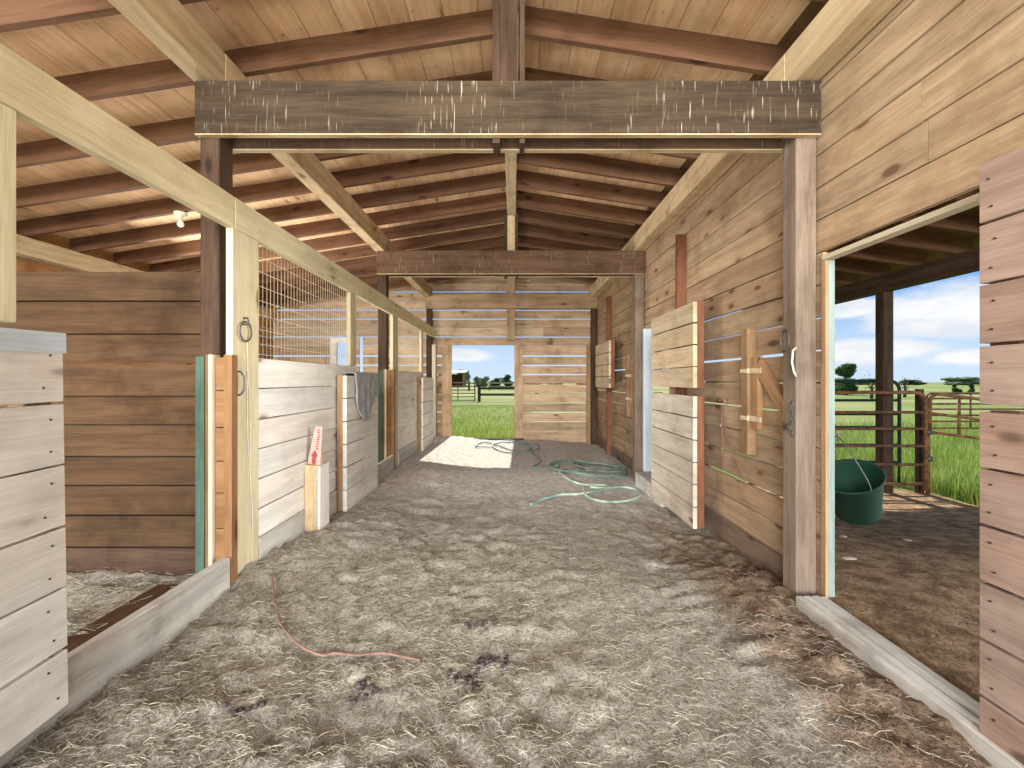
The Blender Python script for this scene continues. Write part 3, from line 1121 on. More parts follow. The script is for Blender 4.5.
for (x0, x1, z0, z1) in ((-0.018, 0.014, 0.005, 0.065), (-0.026, 0.022, 0.065, 0.085), (-0.018, 0.014, 0.085, 0.1), (-0.009, 0.005, 0.1, 0.115)):
    m_.box(x0, x1, -0.0275, -0.0195, z0, z1, M=Mt, axis=0)
m_.build('red_drop_mark', M_PACKRED, t)

# pad draped over the middle stall door
t = thing('saddle_pad', (-1.64, 4.95, 1.40), 'grey quilted pad draped over the top of the pale half door', 'pad')
m_ = MB()
rows = []
NS, NY = 34, 22
for i in range(NS + 1):
    s = i / NS
    arc = -0.07 + s * (0.07 + 0.50)
    row = []
    for j in range(NY + 1):
        v = j / NY
        yy = 4.55 + 0.76 * v
        wv = 0.012 * math.sin(v * 13 + arc * 3) + 0.016 * noise.noise(Vector((v * 5, arc * 6, 2)))
        top = 0.0
        cut = 0.10 * math.sin(v * 5.0) * s
        if arc < -0.055:
            x, z = -1.692, 1.411 + (arc + 0.055)
        elif arc < 0.055:
            a = (arc + 0.055) / 0.11 * math.pi
            x, z = -1.634 - 0.058 * math.cos(a), 1.411 + 0.014 * math.sin(a) + 0.006 + 0.4 * abs(wv)
        else:
            fall = (arc - 0.055) * (0.62 + 0.38 * math.sin(min(1, v * 1.25) * math.pi) + cut)
            x, z = -1.576 + abs(wv) * (0.4 + fall * 3) + 0.006, 1.405 - fall
        row.append(m_.bm.verts.new((x, yy + 0.01 * noise.noise(Vector((arc * 8, v, 7))), z)))
    rows.append(row)
for i in range(NS):
    for j in range(NY):
        f = m_.bm.faces.new((rows[i][j], rows[i][j + 1], rows[i + 1][j + 1], rows[i + 1][j]))
        f.smooth = True
o = m_.build('quilted_cloth', M_CLOTH, t)
md = o.modifiers.new('thick', 'SOLIDIFY')
md.thickness = 0.012
md.offset = 1
m_ = MB()
m_.tube([(-1.735 + 0.035 * math.cos(a) - 0.02, 4.33 + 0.02 * math.sin(a), 1.24 + 0.13 * math.sin(a)) for a in [2 * math.pi * k / 20 for k in range(20)]], 0.007, 6, closed=True)
o = m_.build('strap_loop', M_ROPE, t)

# ring, wire and hook on the near face board
t = thing('tie_ring', (-1.69, 2.90, 1.60), 'grey iron tie ring hanging on the whitewashed board by the near left post', 'ring')
ring_pts = [(-1.682, 2.865 + 0.062 * math.sin(a), 1.655 + 0.062 * math.cos(a)) for a in [2 * math.pi * k / 24 for k in range(24)]]
MB().tube(ring_pts, 0.005, 6, closed=True).build('ring', M_IRON, t)
MB().tube([(-1.702, 2.87, 1.74), (-1.675, 2.87, 1.742), (-1.668, 2.868, 1.722), (-1.678, 2.866, 1.70), (-1.70, 2.866, 1.70)], 0.006, 6).build('eye_bolt', M_IRON, t)
t = thing('hanging_string', (-1.69, 2.9, 0.4), 'thin grey string hanging down the whitewashed board below the tie ring', 'string')
MB().tube([(-1.684, 2.885, 1.595), (-1.690, 2.90, 1.45), (-1.694, 2.93, 1.2), (-1.694, 2.94, 0.8), (-1.694, 2.93, 0.42)], 0.0025, 5).build('strand', M_ROPE, t)
MB().tube([(-1.684, 2.885, 1.595), (-1.692, 2.90, 1.5), (-1.694, 2.905, 1.0), (-1.694, 2.955, 0.55), (-1.69, 2.96, 0.3)], 0.0025, 5).build('strand', M_ROPE, t)
o = MB().tube([(-1.70, 2.79, 1.405), (-1.672, 2.795, 1.40), (-1.655, 2.80, 1.37), (-1.655, 2.80, 1.29), (-1.672, 2.795, 1.26), (-1.70, 2.79, 1.255)], 0.006, 6).build('door_pull', M_IRON)
tag(o, 'small grey iron pull handle low on the near whitewashed board', 'handle', None, 'thing')

# lampholder under a rafter of the left stall
lz = rz(-3.63)
t = thing('lampholder', (-3.63, 4.97, lz - 0.17), 'white porcelain lampholder with bare bulb under a stall rafter', 'lamp')
Mt = Matrix.Translation((-3.63, 4.97, lz))
MB().lathe([(0, -0.002), (0.062, -0.002), (0.066, -0.012), (0.055, -0.035), (0.024, -0.048), (0.02, -0.075), (0, -0.075)], 24, M=Mt).build('porcelain_base', M_PORC, t)
MB().lathe([(0, -0.07), (0.016, -0.075), (0.018, -0.09), (0.034, -0.115), (0.036, -0.132), (0.026, -0.152), (0, -0.16)], 20, M=Mt).build('bulb', M_BULB, t)

# ------------------------------------------------------------------ right side doors
def right_leaf(name, y0, L, z0, z1, label, mat, nails=False):
    d = thing(name, (1.69, y0, z0), label, 'stall door', 'right stall door leaves')  # one leaf of a split stall door
    m_ = MB()
    n = max(2, int(round((z1 - z0) / 0.2)))
    zz = [z0 + (z1 - z0) * i / n for i in range(n + 1)]
    plank_rows(m_, 'y', y0, y0 + L, 1.642, 1.68, zz, None, (), (3, 4))
    m_.build('plank_facing', mat, d, bevel=0.002)
    for ya, yb in ((y0 + 0.003, y0 + 0.10), (y0 + L - 0.10, y0 + L - 0.003)):
        MB().box(1.682, 1.745, ya, yb, z0 + 0.004, z1 - 0.004).build('stile', M_RED, d)
    for z in (z0 + 0.06, z1 - 0.16):
        MB().box(1.682, 1.742, y0 + 0.10, y0 + L - 0.10, z, z + 0.1, axis=1).build('cross_rail', M_RED, d)
    if nails:
        nail_rows(d, NAIL, [(1.6405, yy, z + dz) for z in zz[:-1] for dz in (0.05, 0.15) for yy in (y0 + L - 0.05 + random.uniform(-.012, .012), y0 + L - 0.22 + random.uniform(-.012, .012))])
    return d


right_leaf('split_door_leaf', 4.15, 1.26, 1.275, 2.075, 'upper leaf of the open split door halfway along the right wall', M_PINEL)
right_leaf('split_door_leaf', 4.15, 1.26, -0.01, 1.21, 'lower leaf of the open split door halfway along the right wall', M_GREYDOOR)
right_leaf('split_door_leaf', 7.80, 1.25, 1.21, 2.04, 'upper leaf of the split door near the far end of the right wall', M_PINEL)
# the near pair stands a little further out
for (nm, z0, z1, lab) in (('split_door_leaf', 1.262, 2.135, 'upper leaf of the split door at the right edge of the photo'),
                          ('split_door_leaf', 0.0, 1.243, 'lower leaf of the split door at the right edge of the photo')):
    d = right_leaf(nm, 0.44, 1.22, z0, z1, lab, M_PINE2, True)
    d.location = d.location + Vector((0.055, 0, 0))

# jambs and sills
t = thing('door_jamb', (1.90, 2.73, 0.07), 'pale green and tan jamb boards of the near right doorway beside the bucket', 'jamb')
MB().box(1.885, 1.925, 2.72, 2.76, 0.05, 2.07).build('green_board', M_GALV, t, bevel=0.003)
MB().box(1.868, 1.884, 2.72, 2.76, 0.05, 2.07).build('tan_strip', M_TAN, t)
o = MB().box(1.785, 1.90, 6.20, 6.26, 0.103, 2.05).build('door_jamb', M_BLUEW, bevel=0.003)
tag(o, 'pale green jamb board of the middle doorway in the right wall', 'jamb', None, 'thing')
o = MB().box(1.862, 1.925, 0.3, 2.745, 2.072, 2.098, axis=1).build('lit_header_strip', M_STRIP)  # added pale strip stands for the lit underside of the lowest board
tag(o, 'pale strip painted as the lit board underside over the near right doorway', 'header', None, 'thing')
t = thing('door_sill', (1.77, 1.6, -0.14), 'grey grooved timber sill of the near right doorway', 'sill', 'right doorway sills')
m_ = MB()
for i in range(4):
    xa = 1.68 + 0.045 * i
    m_.box(xa, xa + 0.0415, 0.15, 2.705, -0.16, 0.07 - 0.004 * (i == 3), axis=1, jit=0.002)
m_.build('sill_boards', M_SILL, t, bevel=0.004)
t = thing('door_sill', (1.77, 5.8, -0.14), 'pale timber sill of the middle doorway in the right wall', 'sill', 'right doorway sills')
MB().box(1.66, 1.86, 5.10, 6.18, -0.18, 0.10, axis=1).build('sill_boards', M_SILL, t, bevel=0.005)

# studs on the right wall
for y, w in ((4.93, 'behind the open split door of the middle bay'), (8.62, 'behind the upper leaf near the far end')):
    o = MB().box(1.775, 1.879, y, y + 0.045, -0.12, 2.93).build('wall_stud', M_RED)
    tag(o, 'dark upright stud on the right wall %s' % w, 'stud', 'studs on the right wall', 'thing')


def hatch(dy, lab):
    """hinged plank hatch with a diagonal brace, set in the right wall"""
    t = thing('wall_hatch', (1.86, 3.45 + dy, 0.8), lab, 'hatch', 'braced hatches in the right wall')
    MB().box(1.81, 1.878, 3.52 + dy, 3.61 + dy, 0.77, 1.75).build('hinge_stud', M_TAN, t)
    MB().box(1.835, 1.878, 3.42 + dy, 3.512 + dy, 0.98, 1.53).build('batten', M_TAN, t)
    MB().bar((1.857, 3.43 + dy, 1.46), (1.857, 2.98 + dy, 1.06), 0.04, 0.10).build('diagonal_brace', M_TAN, t)
    for z in (1.42, 1.055):
        h = MB()
        h.box(1.800, 1.808, 3.50 + dy, 3.61 + dy, z - 0.016, z + 0.016, axis=1)
        h.box(1.826, 1.834, 3.36 + dy, 3.52 + dy, z - 0.02, z + 0.02, axis=1)
        h.tube([(1.818, 3.515 + dy, z - 0.025), (1.818, 3.515 + dy, z + 0.025)], 0.008, 8)
        h.build('strap_hinge', M_WIRE, t)


hatch(0, 'braced plank hatch with two strap hinges in the right wall by the near post')
hatch(3.70, 'braced plank hatch in the right wall beyond the middle post')

t = thing('hanging_twine', (1.85, 3.98, 0.7), 'reddish twine hanging from a nail on the right wall beside the split door', 'twine')
MB().tube([(1.862, 4.06, 1.13), (1.858, 4.05, 0.95), (1.86, 4.05, 0.75), (1.862, 4.06, 0.56)], 0.005, 5).build('strand', M_TWINE, t)
MB().tube([(1.862, 4.06, 1.13), (1.86, 3.98, 0.9), (1.86, 3.8, 0.68), (1.862, 3.62, 0.5)], 0.004, 5).build('strand', M_TWINE, t)
MB().tube([(1.862, 4.12, 1.15), (1.85, 4.10, 1.18), (1.845, 4.05, 1.16), (1.85, 4.0, 1.18), (1.862, 3.97, 1.14)], 0.012, 6).build('knot', M_TWINE, t)

o = MB().bar((1.80, 10.0, 1.10), (1.84, 9.45, -0.06), 0.03, 0.03).build('stick', M_POST)
tag(o, 'dark stick leaning on the right wall near the far end', 'stick', None, 'thing')

# hardware on the near right post
o = MB().tube([(1.735, 2.905 + 0.045 * math.cos(a), 1.60 + 0.07 * math.sin(a)) for a in [2 * math.pi * k / 20 for k in range(20)]], 0.006, 6, closed=True).build('tie_ring', M_IRON)
tag(o, 'dark iron ring on the aisle side of the near right post', 'ring', None, 'thing')
o = MB().tube([(1.742, 2.80, 1.55), (1.715, 2.79, 1.53), (1.71, 2.79, 1.46), (1.722, 2.79, 1.40), (1.742, 2.80, 1.37)], 0.006, 6).build('rope_loop', M_ROPE)
tag(o, 'small white rope loop on the corner of the near right post', 'rope', None, 'thing')
t = thing('door_chain', (1.735, 2.83, 1.0), 'short rusty chain and star hook on the near right post', 'chain')
for k in range(7):
    z = 1.20 - 0.03 * k
    a0 = k % 2
    MB().tube([(1.728 + (0.008 * math.cos(a) if a0 else 0), 2.82 + (0 if a0 else 0.008 * math.cos(a)), z + 0.019 * math.sin(a)) for a in [2 * math.pi * q / 10 for q in range(10)]], 0.0035, 5, closed=True).build('link', M_IRON, t)
m_ = MB()
for k in range(5):
    a = k * 2 * math.pi / 5
    m_.bar((1.733, 2.90, 1.055), (1.733, 2.90 + 0.03 * math.cos(a), 1.055 + 0.03 * math.sin(a)), 0.006, 0.008, up=(1, 0, 0))
m_.build('star_hook', M_IRON, t)

# ------------------------------------------------------------------ end wall fittings
t = thing('doorway_surround', (-0.68, 10.28, 0), 'weathered board frame around the bright doorway in the end wall', 'door frame')
MB().box(-1.60, -1.385, 10.262, 10.298, 0.0, 2.14).build('jamb', M_GREYWALL, t)
MB().box(0.03, 0.22, 10.262, 10.298, 0.0, 2.14).build('jamb', M_GREYWALL, t)
MB().box(-1.80, 1.74, 10.255, 10.298, 2.142, 2.30, axis=0).build('header', M_GREYWALL, t)
MB().box(-1.70, 0.25, 10.24, 10.296, -0.05, 0.035, axis=0).build('threshold', M_POST, t)
o = MB().box(-1.80, -1.72, 10.10, 10.29, 0.02, 2.14).build('corner_board', M_STRIP)
tag(o, 'pale corner board at the left end of the far wall', 'board', None, 'thing')
o = MB().box(1.66, 1.735, 10.18, 10.29, -0.1, 2.14).build('corner_board', M_TAN)
tag(o, 'tan corner board at the right end of the far wall', 'board', None, 'thing')
t = thing('window_surround', (-3.86, 10.27, 0.9), 'pale board frame around the narrow opening in the far left stall', 'window frame')
MB().box(-4.12, -3.98, 10.26, 10.298, 0.85, 2.3).build('side_board', M_WHITE, t)
MB().box(-3.74, -3.63, 10.26, 10.298, 0.85, 2.3).build('side_board', M_GALV, t)
MB().box(-3.98, -3.74, 10.26, 10.298, 2.2, 2.3, axis=0).build('top_board', M_WHITE, t)

# ------------------------------------------------------------------ hoses and things on the floor
def pix_floor(px, py, dz=0.02):
    """point on the aisle floor for a measured direction"""
    tx, tz = (px - 513) / 455, (380 - py) / 455
    y = -EYE / tz
    for _ in range(4):
        y = (floor_h(tx * y, y, False) + dz - EYE) / tz
    return Vector((tx * y, y, floor_h(tx * y, y, False) + dz))


def spline(pts, n=8, closed=False):
    out = []
    m = len(pts)
    rng = range(m) if closed else range(m - 1)
    for i in rng:
        if closed:
            p0, p1, p2, p3 = pts[i - 1], pts[i], pts[(i + 1) % m], pts[(i + 2) % m]
        else:
            p0, p1, p2, p3 = pts[max(i - 1, 0)], pts[i], pts[i + 1], pts[min(i + 2, m - 1)]
        for k in range(n):
            t = k / n
            out.append(0.5 * ((2 * p1) + (p2 - p0) * t + (2 * p0 - 5 * p1 + 4 * p2 - p3) * t * t + (3 * p1 - p0 - 3 * p2 + p3) * t ** 3))
    if not closed:
        out.append(pts[-1])
    return out


def loops(cx, cy, rx, ry, turns, a0, z0=0.012):
    out = []
    n = int(turns * 10)
    for k in range(n):
        a = a0 + 2 * math.pi * k / 10
        j = 1.0 + 0.28 * math.sin(0.61 * k + a0) + random.uniform(-.04, .04)
        x, y = cx + rx * j * math.cos(a) + random.uniform(-.05, .05), cy + ry * j * math.sin(a)
        out.append(Vector((x, y, floor_h(x, y, False) + z0 + 0.012 * (k / 10))))
    return out


c1 = pix_floor(508, 446)
c2 = pix_floor(595, 470)
path = [pix_floor(490, 447), pix_floor(476, 446), pix_floor(484, 442), pix_floor(500, 446), pix_floor(520, 452), pix_floor(538, 449), pix_floor(536, 444),
        pix_floor(520, 443), pix_floor(500, 442), pix_floor(492, 446), pix_floor(505, 452), pix_floor(525, 451), pix_floor(531, 447), pix_floor(520, 442), pix_floor(505, 440.5), pix_floor(495, 444)]
o = MB().tube(spline(path, 7), 0.013, 8).build('garden_hose', M_HOSE)
tag(o, 'pale green garden hose loosely coiled by the far doorway', 'hose', None, 'thing')
path = [pix_floor(530, 450), pix_floor(535, 455), pix_floor(541, 461), pix_floor(533, 468)] + loops(c2.x - 0.05, c2.y - 0.1, 0.55, 0.55, 3.3, 2.6)
path += loops(c2.x + 0.15, c2.y + 0.1, 0.36, 0.34, 1.7, 0.3, 0.03)
o = MB().tube(spline(path, 6), 0.012, 8).build('garden_hose', M_HOSE)
tag(o, 'dark green garden hose heaped in coils by the right wall', 'hose', None, 'thing')
path = [pix_floor(556, 468), pix_floor(563, 475), pix_floor(572, 481), pix_floor(584, 484.5), pix_floor(600, 485), pix_floor(608, 485.5), pix_floor(604, 489), pix_floor(590, 492),
        pix_floor(578, 494), pix_floor(562, 494.5), pix_floor(550, 497), pix_floor(540, 500), pix_floor(531, 504.5)]
o = MB().tube(spline(path, 7), 0.016, 8).build('garden_hose', M_HOSE2)
tag(o, 'teal garden hose lying straight toward the middle of the aisle', 'hose', None, 'thing')
path = [pix_floor(x, y, 0.018) for x, y in ((584, 489), (586, 495), (596, 500), (612, 502), (630, 500), (640, 495), (636, 489.5), (622, 487), (604, 488), (590, 486.8))]
o = MB().tube(spline(path, 8), 0.016, 8).build('garden_hose', M_HOSE2)
tag(o, 'single round loop of pale hose nearest the right wall sill', 'hose', None, 'thing')

path = [pix_floor(x, y, 0.022) for x, y in ((272, 575), (274, 592), (276, 606), (280, 622), (290, 636), (304, 648), (322, 655), (334, 653), (356, 655), (382, 653), (400, 656), (420, 660))]
o = MB().tube(spline(path, 6), 0.006, 6).build('baling_twine', M_TWINE)
tag(o, 'frayed reddish baling twine lying across the hay', 'twine', None, 'thing')


def dung(px, py, n, spread, label):
    c = pix_floor(px, py)
    m_ = MB()
    for _ in range(n):
        x, y = c.x + random.gauss(0, spread), c.y + random.gauss(0, spread * 0.7)
        r = random.uniform(0.008, 0.016)
        m_.lathe([(0, -r), (r * 0.75, -r * 0.65), (r, 0), (r * 0.8, r * 0.6), (0, r * 0.9)], 9, M=Matrix.Translation((x, y, floor_h(x, y) + r * 0.6)) @ Matrix.Rotation(random.uniform(0, 3), 4, 'X'))
    tag(m_.build('horse_droppings', M_DUNG), label, 'droppings', None, 'stuff')


dung(478, 622, 16, 0.05, 'small cluster of dark droppings farther up the middle of the floor')
dung(492, 657, 22, 0.05, 'dark droppings in the hay right of the twine end')
dung(468, 672, 14, 0.04, 'dark droppings nearest the bottom middle of the floor')
dung(366, 690, 12, 0.05, 'dark droppings at lower left below the twine')
dung(245, 705, 10, 0.04, 'dark droppings by the lower left corner')

# ------------------------------------------------------------------ lean-to yard
o = MB().box(5.33, 5.48, 6.55, 6.70, -0.5, 2.63).build('yard_post', M_POST, bevel=0.006)
tag(o, 'dark square post holding up the lean-to roof behind the pipe gates', 'post', None, 'thing')


def round_frame(a, b, z0, z1, r=0.14, n=6):
    """pipe frame: open path from the lower a end up, over and down; a, b are xy"""
    a, b = Vector((a[0], a[1], 0)), Vector((b[0], b[1], 0))
    d = (b - a).normalized()
    up = Vector((0, 0, 1))
    pts = [a + up * z0]
    for k in range(n + 1):
        t = math.pi / 2 * k / n
        pts.append(a + d * (r - r * math.cos(t)) + up * (z1 - r + r * math.sin(t)))
    for k in range(n + 1):
        t = math.pi / 2 * k / n
        pts.append(b - d * (r - r * math.sin(t)) + up * (z1 - r + r * math.cos(t)))
    pts.append(b + up * z0)
    return pts


def gate(a, b, z0, z1, rails, mat, label, r=0.024, posts=(), slope=0.0, leg=0.0):
    mid = ((a[0] + b[0]) / 2, (a[1] + b[1]) / 2, z0)
    t = thing('pipe_gate', mid, label, 'gate', 'tubular pipe gates')
    L = math.hypot(b[0] - a[0], b[1] - a[1])

    def sl(pts):
        return [Vector((p[0], p[1], p[2] - slope * math.hypot(p[0] - a[0], p[1] - a[1]))) for p in pts]
    MB().tube(sl(round_frame(a, b, z0 - leg, z1)), r, 10).build('frame_pipe', mat, t)
    for z in rails:
        MB().tube(sl([(a[0], a[1], z), ((a[0] + b[0]) / 2, (a[1] + b[1]) / 2, z), (b[0], b[1], z)]), r * 0.85, 8).build('rail', mat, t)
    for f in posts:
        x, y = a[0] + (b[0] - a[0]) * f, a[1] + (b[1] - a[1]) * f
        MB().tube(sl([(x, y, min(rails)), (x, y, z1)]), r * 0.8, 8).build('upright', mat, t)
    return t


gate((2.35, 6.35), (5.76, 6.35), -0.13, 1.175, [-0.10, 0.17, 0.43, 0.67, 0.90], M_RUST,
     'rusty pipe gate closed in front of the lean-to post', leg=0.06)
gate((2.9, 6.95), (5.90, 6.95), -0.05, 1.335, [0.10, 0.36, 0.63, 0.83, 1.04], M_GPIPE,
     'dark green pipe gate behind the rusty gate and lean-to post', leg=0.2)
gate((5.86, 6.40), (9.3, 6.40), 0.62, 1.17, [0.62, 0.885], M_RUST, 'sagging three rail rusty gate right of the wooden hinge post', posts=(0.12,), slope=0.128, leg=0.0)
gate((10.9, 12.0), (15.2, 12.0), 0.06, 1.0, [0.08, 0.26, 0.42, 0.58, 0.72, 0.86], M_RUST, 'brown many rail gate farther out in the grass', r=0.028, posts=(0.27,), leg=0.3)
t = thing('gate_post', (5.82, 6.45, -0.3), 'rusty pipe hinge post between the two rusty gates', 'post')
MB().tube([(5.855, 6.42, -0.35), (5.855, 6.42, 1.05)], 0.024, 10).build('pipe', M_RUST, t)
MB().box(5.80, 5.87, 6.50, 6.57, -0.35, 1.22).build('timber', M_POST, t)
for z in (0.62, 0.25):
    MB().lathe([(0.0, -0.04), (0.05, -0.03), (0.055, 0.0), (0.05, 0.03), (0, 0.04)], 10, M=Matrix.Translation((5.81, 6.37, z))).build('chain_knot', M_IRON, t)

# bucket
t = thing('bucket', (2.20, 2.90, 0.40), 'dark green plastic feed bucket hanging tilted outside the right doorway', 'bucket')
ax = Vector((0.38, 0.30, -0.87)).normalized()
rim_c = Vector((2.165, 2.92, 0.735))
q = Vector((0, 0, -1)).rotation_difference(ax).to_matrix().to_4x4()
Mt = Matrix.Translation(rim_c) @ q
m_ = MB()
m_.lathe([(0.0, -0.30), (0.118, -0.30), (0.128, -0.292), (0.168, -0.01), (0.178, -0.008), (0.180, 0.002), (0.172, 0.004), (0.165, -0.004), (0.160, -0.012), (0.120, -0.284), (0.0, -0.286)], 40, M=Mt)
m_.build('pail', M_BUCKET, t)
hook = Vector((2.06, 2.88, 0.99))
e1 = Mt @ Vector((-0.02, -0.178, -0.012))
e2 = Mt @ Vector((0.02, 0.178, -0.012))
MB().tube(spline([e1, e1 + Vector((-0.02, -0.005, 0.08)), hook, e2 + Vector((-0.03, 0.0, 0.09)), e2], 6), 0.004, 6).build('wire_handle', M_IRON, t)
MB().tube([(1.90, 2.88, 1.0), (2.0, 2.88, 1.03), (2.05, 2.88, 1.015), (2.065, 2.88, 0.985), (2.05, 2.88, 0.965)], 0.006, 6).build('hook', M_IRON, t)

# loose stones on the bare earth
for k, (x, y, s, w) in enumerate(((2.62, 3.55, 0.06, 'nearest the doorway'), (3.05, 4.2, 0.05, 'in the middle of the yard'), (3.6, 4.15, 0.045, 'farthest right'))):
    m_ = MB()
    m_.lathe([(0, -0.2), (0.8, -0.12), (1.0, 0.05), (0.7, 0.22), (0, 0.27)], 9, M=Matrix.Translation((x, y, yard_h(x, y))) @ Matrix.Rotation(k, 4, 'Z') @ Matrix.Diagonal((s, s * 0.6, s * 0.6, 1)))
    tag(m_.build('stone', M_STONE), 'small pale stone on the brown earth outside, %s' % w, 'stone', 'pale stones in the yard', 'thing')


# ------------------------------------------------------------------ grass
def grass(name, n, area, h0, h1, label, w=0.004):
    V, F, T = [], [], []
    for _ in range(n):
        x, y = area()
        z = yard_h(x, y) - 0.01
        h = random.uniform(h0, h1)
        a = random.uniform(0, 2 * math.pi)
        lean = random.uniform(0.1, 0.55) * h
        s = Vector((-math.sin(a), math.cos(a), 0)) * w * random.uniform(0.7, 1.5)
        d = Vector((math.cos(a), math.sin(a), 0))
        b = Vector((x, y, z))
        i = len(V)
        m = b + d * lean * 0.35 + Vector((0, 0, h * 0.6))
        e = b + d * lean + Vector((0, 0, h))
        V += [b - s, b + s, m + s * 0.8, m - s * 0.8, e + s * 0.12, e - s * 0.12]
        F += [(i, i + 1, i + 2, i + 3), (i + 3, i + 2, i + 4, i + 5)]
        t = random.random()
        T += [t, t]
    o = bulk(name, V, F, np.array(T, dtype=np.float32), M_GRASS, 4)
    return tag(o, label, 'grass', None, 'stuff')


def near_field():
    y = 10.55 + 14 * random.random() ** 1.6
    half = 0.02 * (y - 10) + 0.25
    return random.uniform(-1.55 - 0.10 * (y - 10.3) - half, 0.15 + 0.02 * (y - 10.3) + half), y


def side_field():
    while True:
        y = 5.6 + 11 * random.random() ** 1.5
        x = random.uniform(5.0, 1.05 * y + 1.0)
        edge = 5.95 + 0.5 * noise.noise(Vector((x, y, 0))) if y < 7.2 else 3.6
        if x > edge:
            return x, y


grass('pasture_grass', 14000, near_field, 0.05, 0.17, 'bright green grass outside the far doorway')
grass('tall_grass', 26000, side_field, 0.12, 0.38, 'tall green grass around the pipe gates on the right')


# ------------------------------------------------------------------ far pasture
def board_fence(name, a, b, posts, rails, label, pw=0.14, rh=0.13, mat=None):
    mat = mat or M_FENCE
    t = thing(name, (a[0], a[1], -0.1), label, 'fence')
    for f in posts:
        x, y = a[0] + (b[0] - a[0]) * f, a[1] + (b[1] - a[1]) * f
        MB().box(x - pw / 2, x + pw / 2, y - pw / 2, y + pw / 2, -0.3, rails[-1] + 0.25).build('fence_post', mat, t)
    for z in rails:
        MB().bar((a[0], a[1] - pw / 2 - 0.02, z), (b[0], b[1] - pw / 2 - 0.02, z), 0.04, rh).build('fence_rail', mat, t)
    return t


board_fence('board_fence', (-2.15, 29.0), (7.0, 29.0), (0, 0.4, 0.8), (0.42, 0.82), 'dark two rail board fence in the pasture beyond the far doorway', 0.18, 0.14)
gate((-5.3, 29.2), (-2.45, 29.2), 0.0, 1.15, [0.05, 0.28, 0.5, 0.72, 0.94], M_RUST, 'pipe gate left of the dark fence beyond the far doorway', r=0.035, posts=(0.62,), leg=0.1)
board_fence('board_fence', (-3.2, 62.0), (6.0, 62.0), (0, 0.5, 1), (0.45, 0.95), 'pale board fence far behind the dark fence', 0.25, 0.2, M_GREYWALL)
board_fence('board_fence', (-12.0, 58.0), (-5.6, 58.0), (0, 0.5, 1), (0.55, 1.05), 'brown board fence far behind the pipe gate', 0.25, 0.2, M_RED)
t = thing('shed', (-12.0, 88, -0.1), 'open sided shed with a pale roof far beyond the doorway', 'shed')
for x in (-14.6, -9.4):
    for y in (86.5, 90.0):
        MB().box(x - 0.15, x + 0.15, y - 0.15, y + 0.15, -0.3, 2.7).build('shed_post', M_TAN, t)
MB().bar((-12.0, 86.0, 2.75), (-12.0, 90.5, 3.15), 6.0, 0.13).build('shed_roof', M_ROOFW, t)
MB().box(-14.6, -9.6, 90.1, 90.2, -0.2, 2.5, axis=0).build('back_wall', M_POST, t)


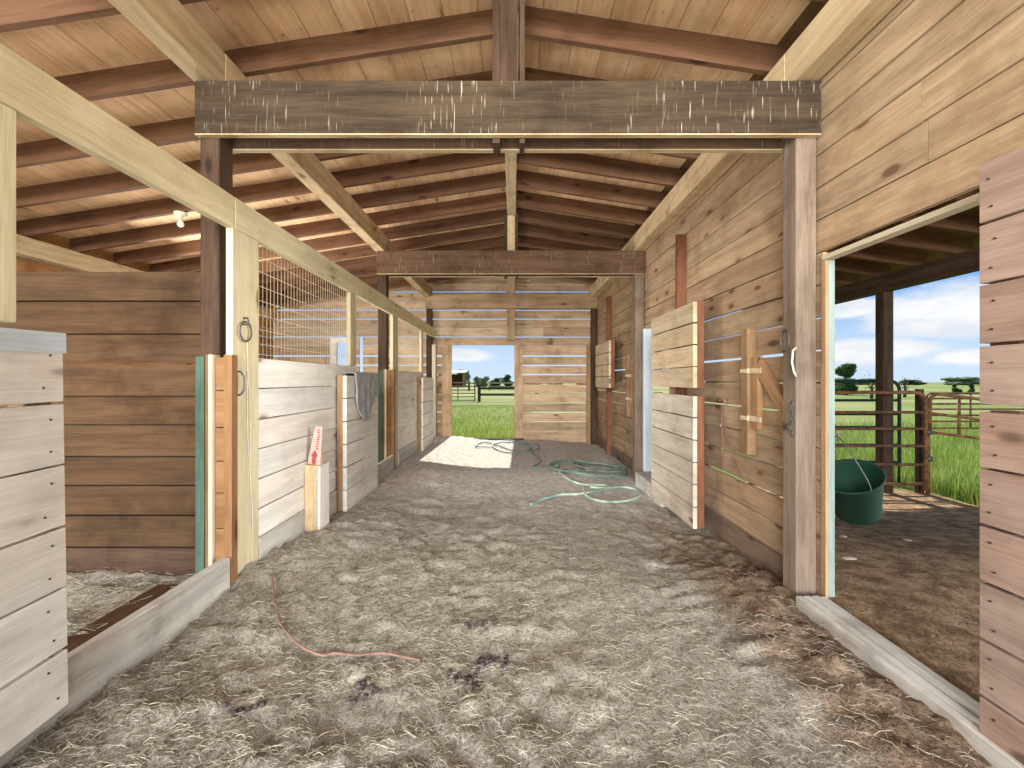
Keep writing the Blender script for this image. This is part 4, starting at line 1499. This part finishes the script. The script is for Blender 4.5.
def tree(name, x, y, h, w, label, mat, n=900, trunk=0.25, blobs=9, leaf=0.09, bare=False, group=None):
    z0 = yard_h(x, y)
    t = thing(name, (x, y, z0), label, 'tree' if 'bush' not in name else 'bush', group)
    V, F, T = [], [], []
    cs = []
    for k in range(blobs):
        a = random.uniform(0, 2 * math.pi)
        rr = random.uniform(0, 0.32) * w
        zz = z0 + h * (random.uniform(trunk + 0.12, 0.82) if k > blobs * 0.4 else trunk + 0.12)
        cs.append((Vector((x + rr * math.cos(a), y + rr * math.sin(a), zz)), w * random.uniform(0.16, 0.3)))
    per = n // blobs
    kz = min(1.0, 0.9 * h / w) if w > h else min(1.6, 0.8 * h / w)
    for c, r in cs:
        c.z = max(c.z, z0 + (trunk * h * 0.6) + r * kz * 0.8)
        if not bare:
            # leafy core of the crown
            m = 4
            for ax_ in range(3):
                for sg in (-1, 1):
                    for p in range(m):
                        for q in range(m):
                            quad = []
                            for (dp, dq) in ((0, 0), (1, 0), (1, 1), (0, 1)):
                                v = [0, 0, 0]
                                v[ax_] = sg
                                v[(ax_ + 1) % 3] = (p + dp) * 2 / m - 1
                                v[(ax_ + 2) % 3] = (q + dq) * 2 / m - 1
                                v = Vector(v).normalized()
                                k = 0.8 + 0.35 * noise.noise(v * 2.5 + c)
                                quad.append(c + Vector((v.x * r * k, v.y * r * k, v.z * r * k * kz)))
                            i = len(V)
                            V += quad
                            F.append((i, i + 1, i + 2, i + 3))
                            T.append(random.uniform(0.0, 0.5))
        for _ in range(per):
            d = Vector((random.gauss(0, 1), random.gauss(0, 1), random.gauss(0, 1))).normalized()
            e = d * r * random.uniform(0.75, 1.12) * (1 if not bare else random.uniform(0.2, 1.1))
            e.z *= kz
            p = c + e
            p.z = max(p.z, z0 + 0.02 * h)
            u = Vector((random.gauss(0, 1), random.gauss(0, 1), random.gauss(0, 1))).normalized()
            v = d.cross(u)
            if v.length < 0.1:
                continue
            v = v.normalized() * leaf * h * random.uniform(0.5, 1.1)
            u = u * leaf * h * 0.5
            i = len(V)
            V += [p - v * 0.5, p + u * 0.5, p + v * 0.5, p - u * 0.5]
            F.append((i, i + 1, i + 2, i + 3))
            T.append(random.random())
    V = [Vector(v) - Vector((x, y, z0)) for v in V]
    cr = bulk('crown', V, F, np.array(T, dtype=np.float32), mat, 4)
    cr.parent = t
    m_ = MB()
    m_.tube([(x, y, z0 - 0.1), (x + 0.02 * w, y, z0 + h * 0.3), (x, y, z0 + h * 0.6)], 0.04 * h, 7, taper=[0.045 * h, 0.035 * h, 0.015 * h])
    for c, r in cs[:6]:
        st = Vector((x, y, z0 + h * 0.3))
        m_.tube([st, st.lerp(c, 0.5) + Vector((0, 0, 0.03 * h)), c], 0.015 * h, 5, taper=[0.018 * h, 0.012 * h, 0.006 * h])
    m_.build('trunk', M_BARK, t)
    return t


# behind the far doorway
tree('leafy_tree', -4.0, 100, 2.9, 3.0, 'dark round tree beyond the far doorway, left of the pair', M_LEAF, 1400, 0.05)
tree('leafy_tree', -1.3, 100, 2.6, 2.9, 'dark round tree beyond the far doorway, right of the pair', M_LEAF, 1400, 0.05)
tree('willow_tree', -5.8, 92, 2.2, 2.6, 'pale grey green tree beside the dark pair beyond the far doorway', M_LEAFP, 1200, 0.05)
tree('bush', -6.9, 88, 2.2, 2.4, 'olive bush right of the far shed', M_LEAFP, 1200, 0.0)
tree('leafy_tree', -11.5, 108, 4.6, 4.0, 'thin tree rising behind the far shed roof', M_LEAFP, 500, 0.3)
# seen through the right doorway
tree('leafy_tree', 36.6, 50, 3.6, 3.6, 'dark leafy tree beside the jamb of the right doorway', M_LEAF, 1800, 0.05)
tree('bare_tree', 31.5, 40, 2.9, 2.6, 'sparse bare tree seen left of the lean-to post', M_LEAFP, 110, 0.2, bare=True, leaf=0.05)
tree('bare_tree', 37.0, 43, 3.0, 2.8, 'sparse bare tree seen right of the lean-to post', M_LEAFP, 140, 0.2, bare=True, leaf=0.05)
tree('bush', 56.5, 58, 1.25, 1.2, 'small dark bush in the pasture, left of two', M_LEAF, 700, 0.0)
tree('bush', 58.3, 58, 1.5, 1.3, 'small dark bush in the pasture, right of two', M_LEAF, 700, 0.0)
for k in range(14):
    x = 96 + 11.5 * k
    tree('hedge_bush', x, 150 + random.uniform(-6, 6), random.uniform(2.2, 3.2), random.uniform(10, 12.5), 'grey green bush in the hedge along the horizon', M_LEAFP if k % 3 else M_LEAF, 700, 0.0, blobs=16, leaf=0.16, group='hedge bushes along the horizon')
for k in range(12):
    x = -60 + 9.5 * k
    tree('hedge_bush', x, 170 + random.uniform(-6, 6), random.uniform(2.0, 3.0), random.uniform(8.5, 10.5), 'olive bush in the hedge behind the pasture past the far doorway', M_LEAFP, 500, 0.0, blobs=14, leaf=0.16, group='hedge bushes past the far doorway')
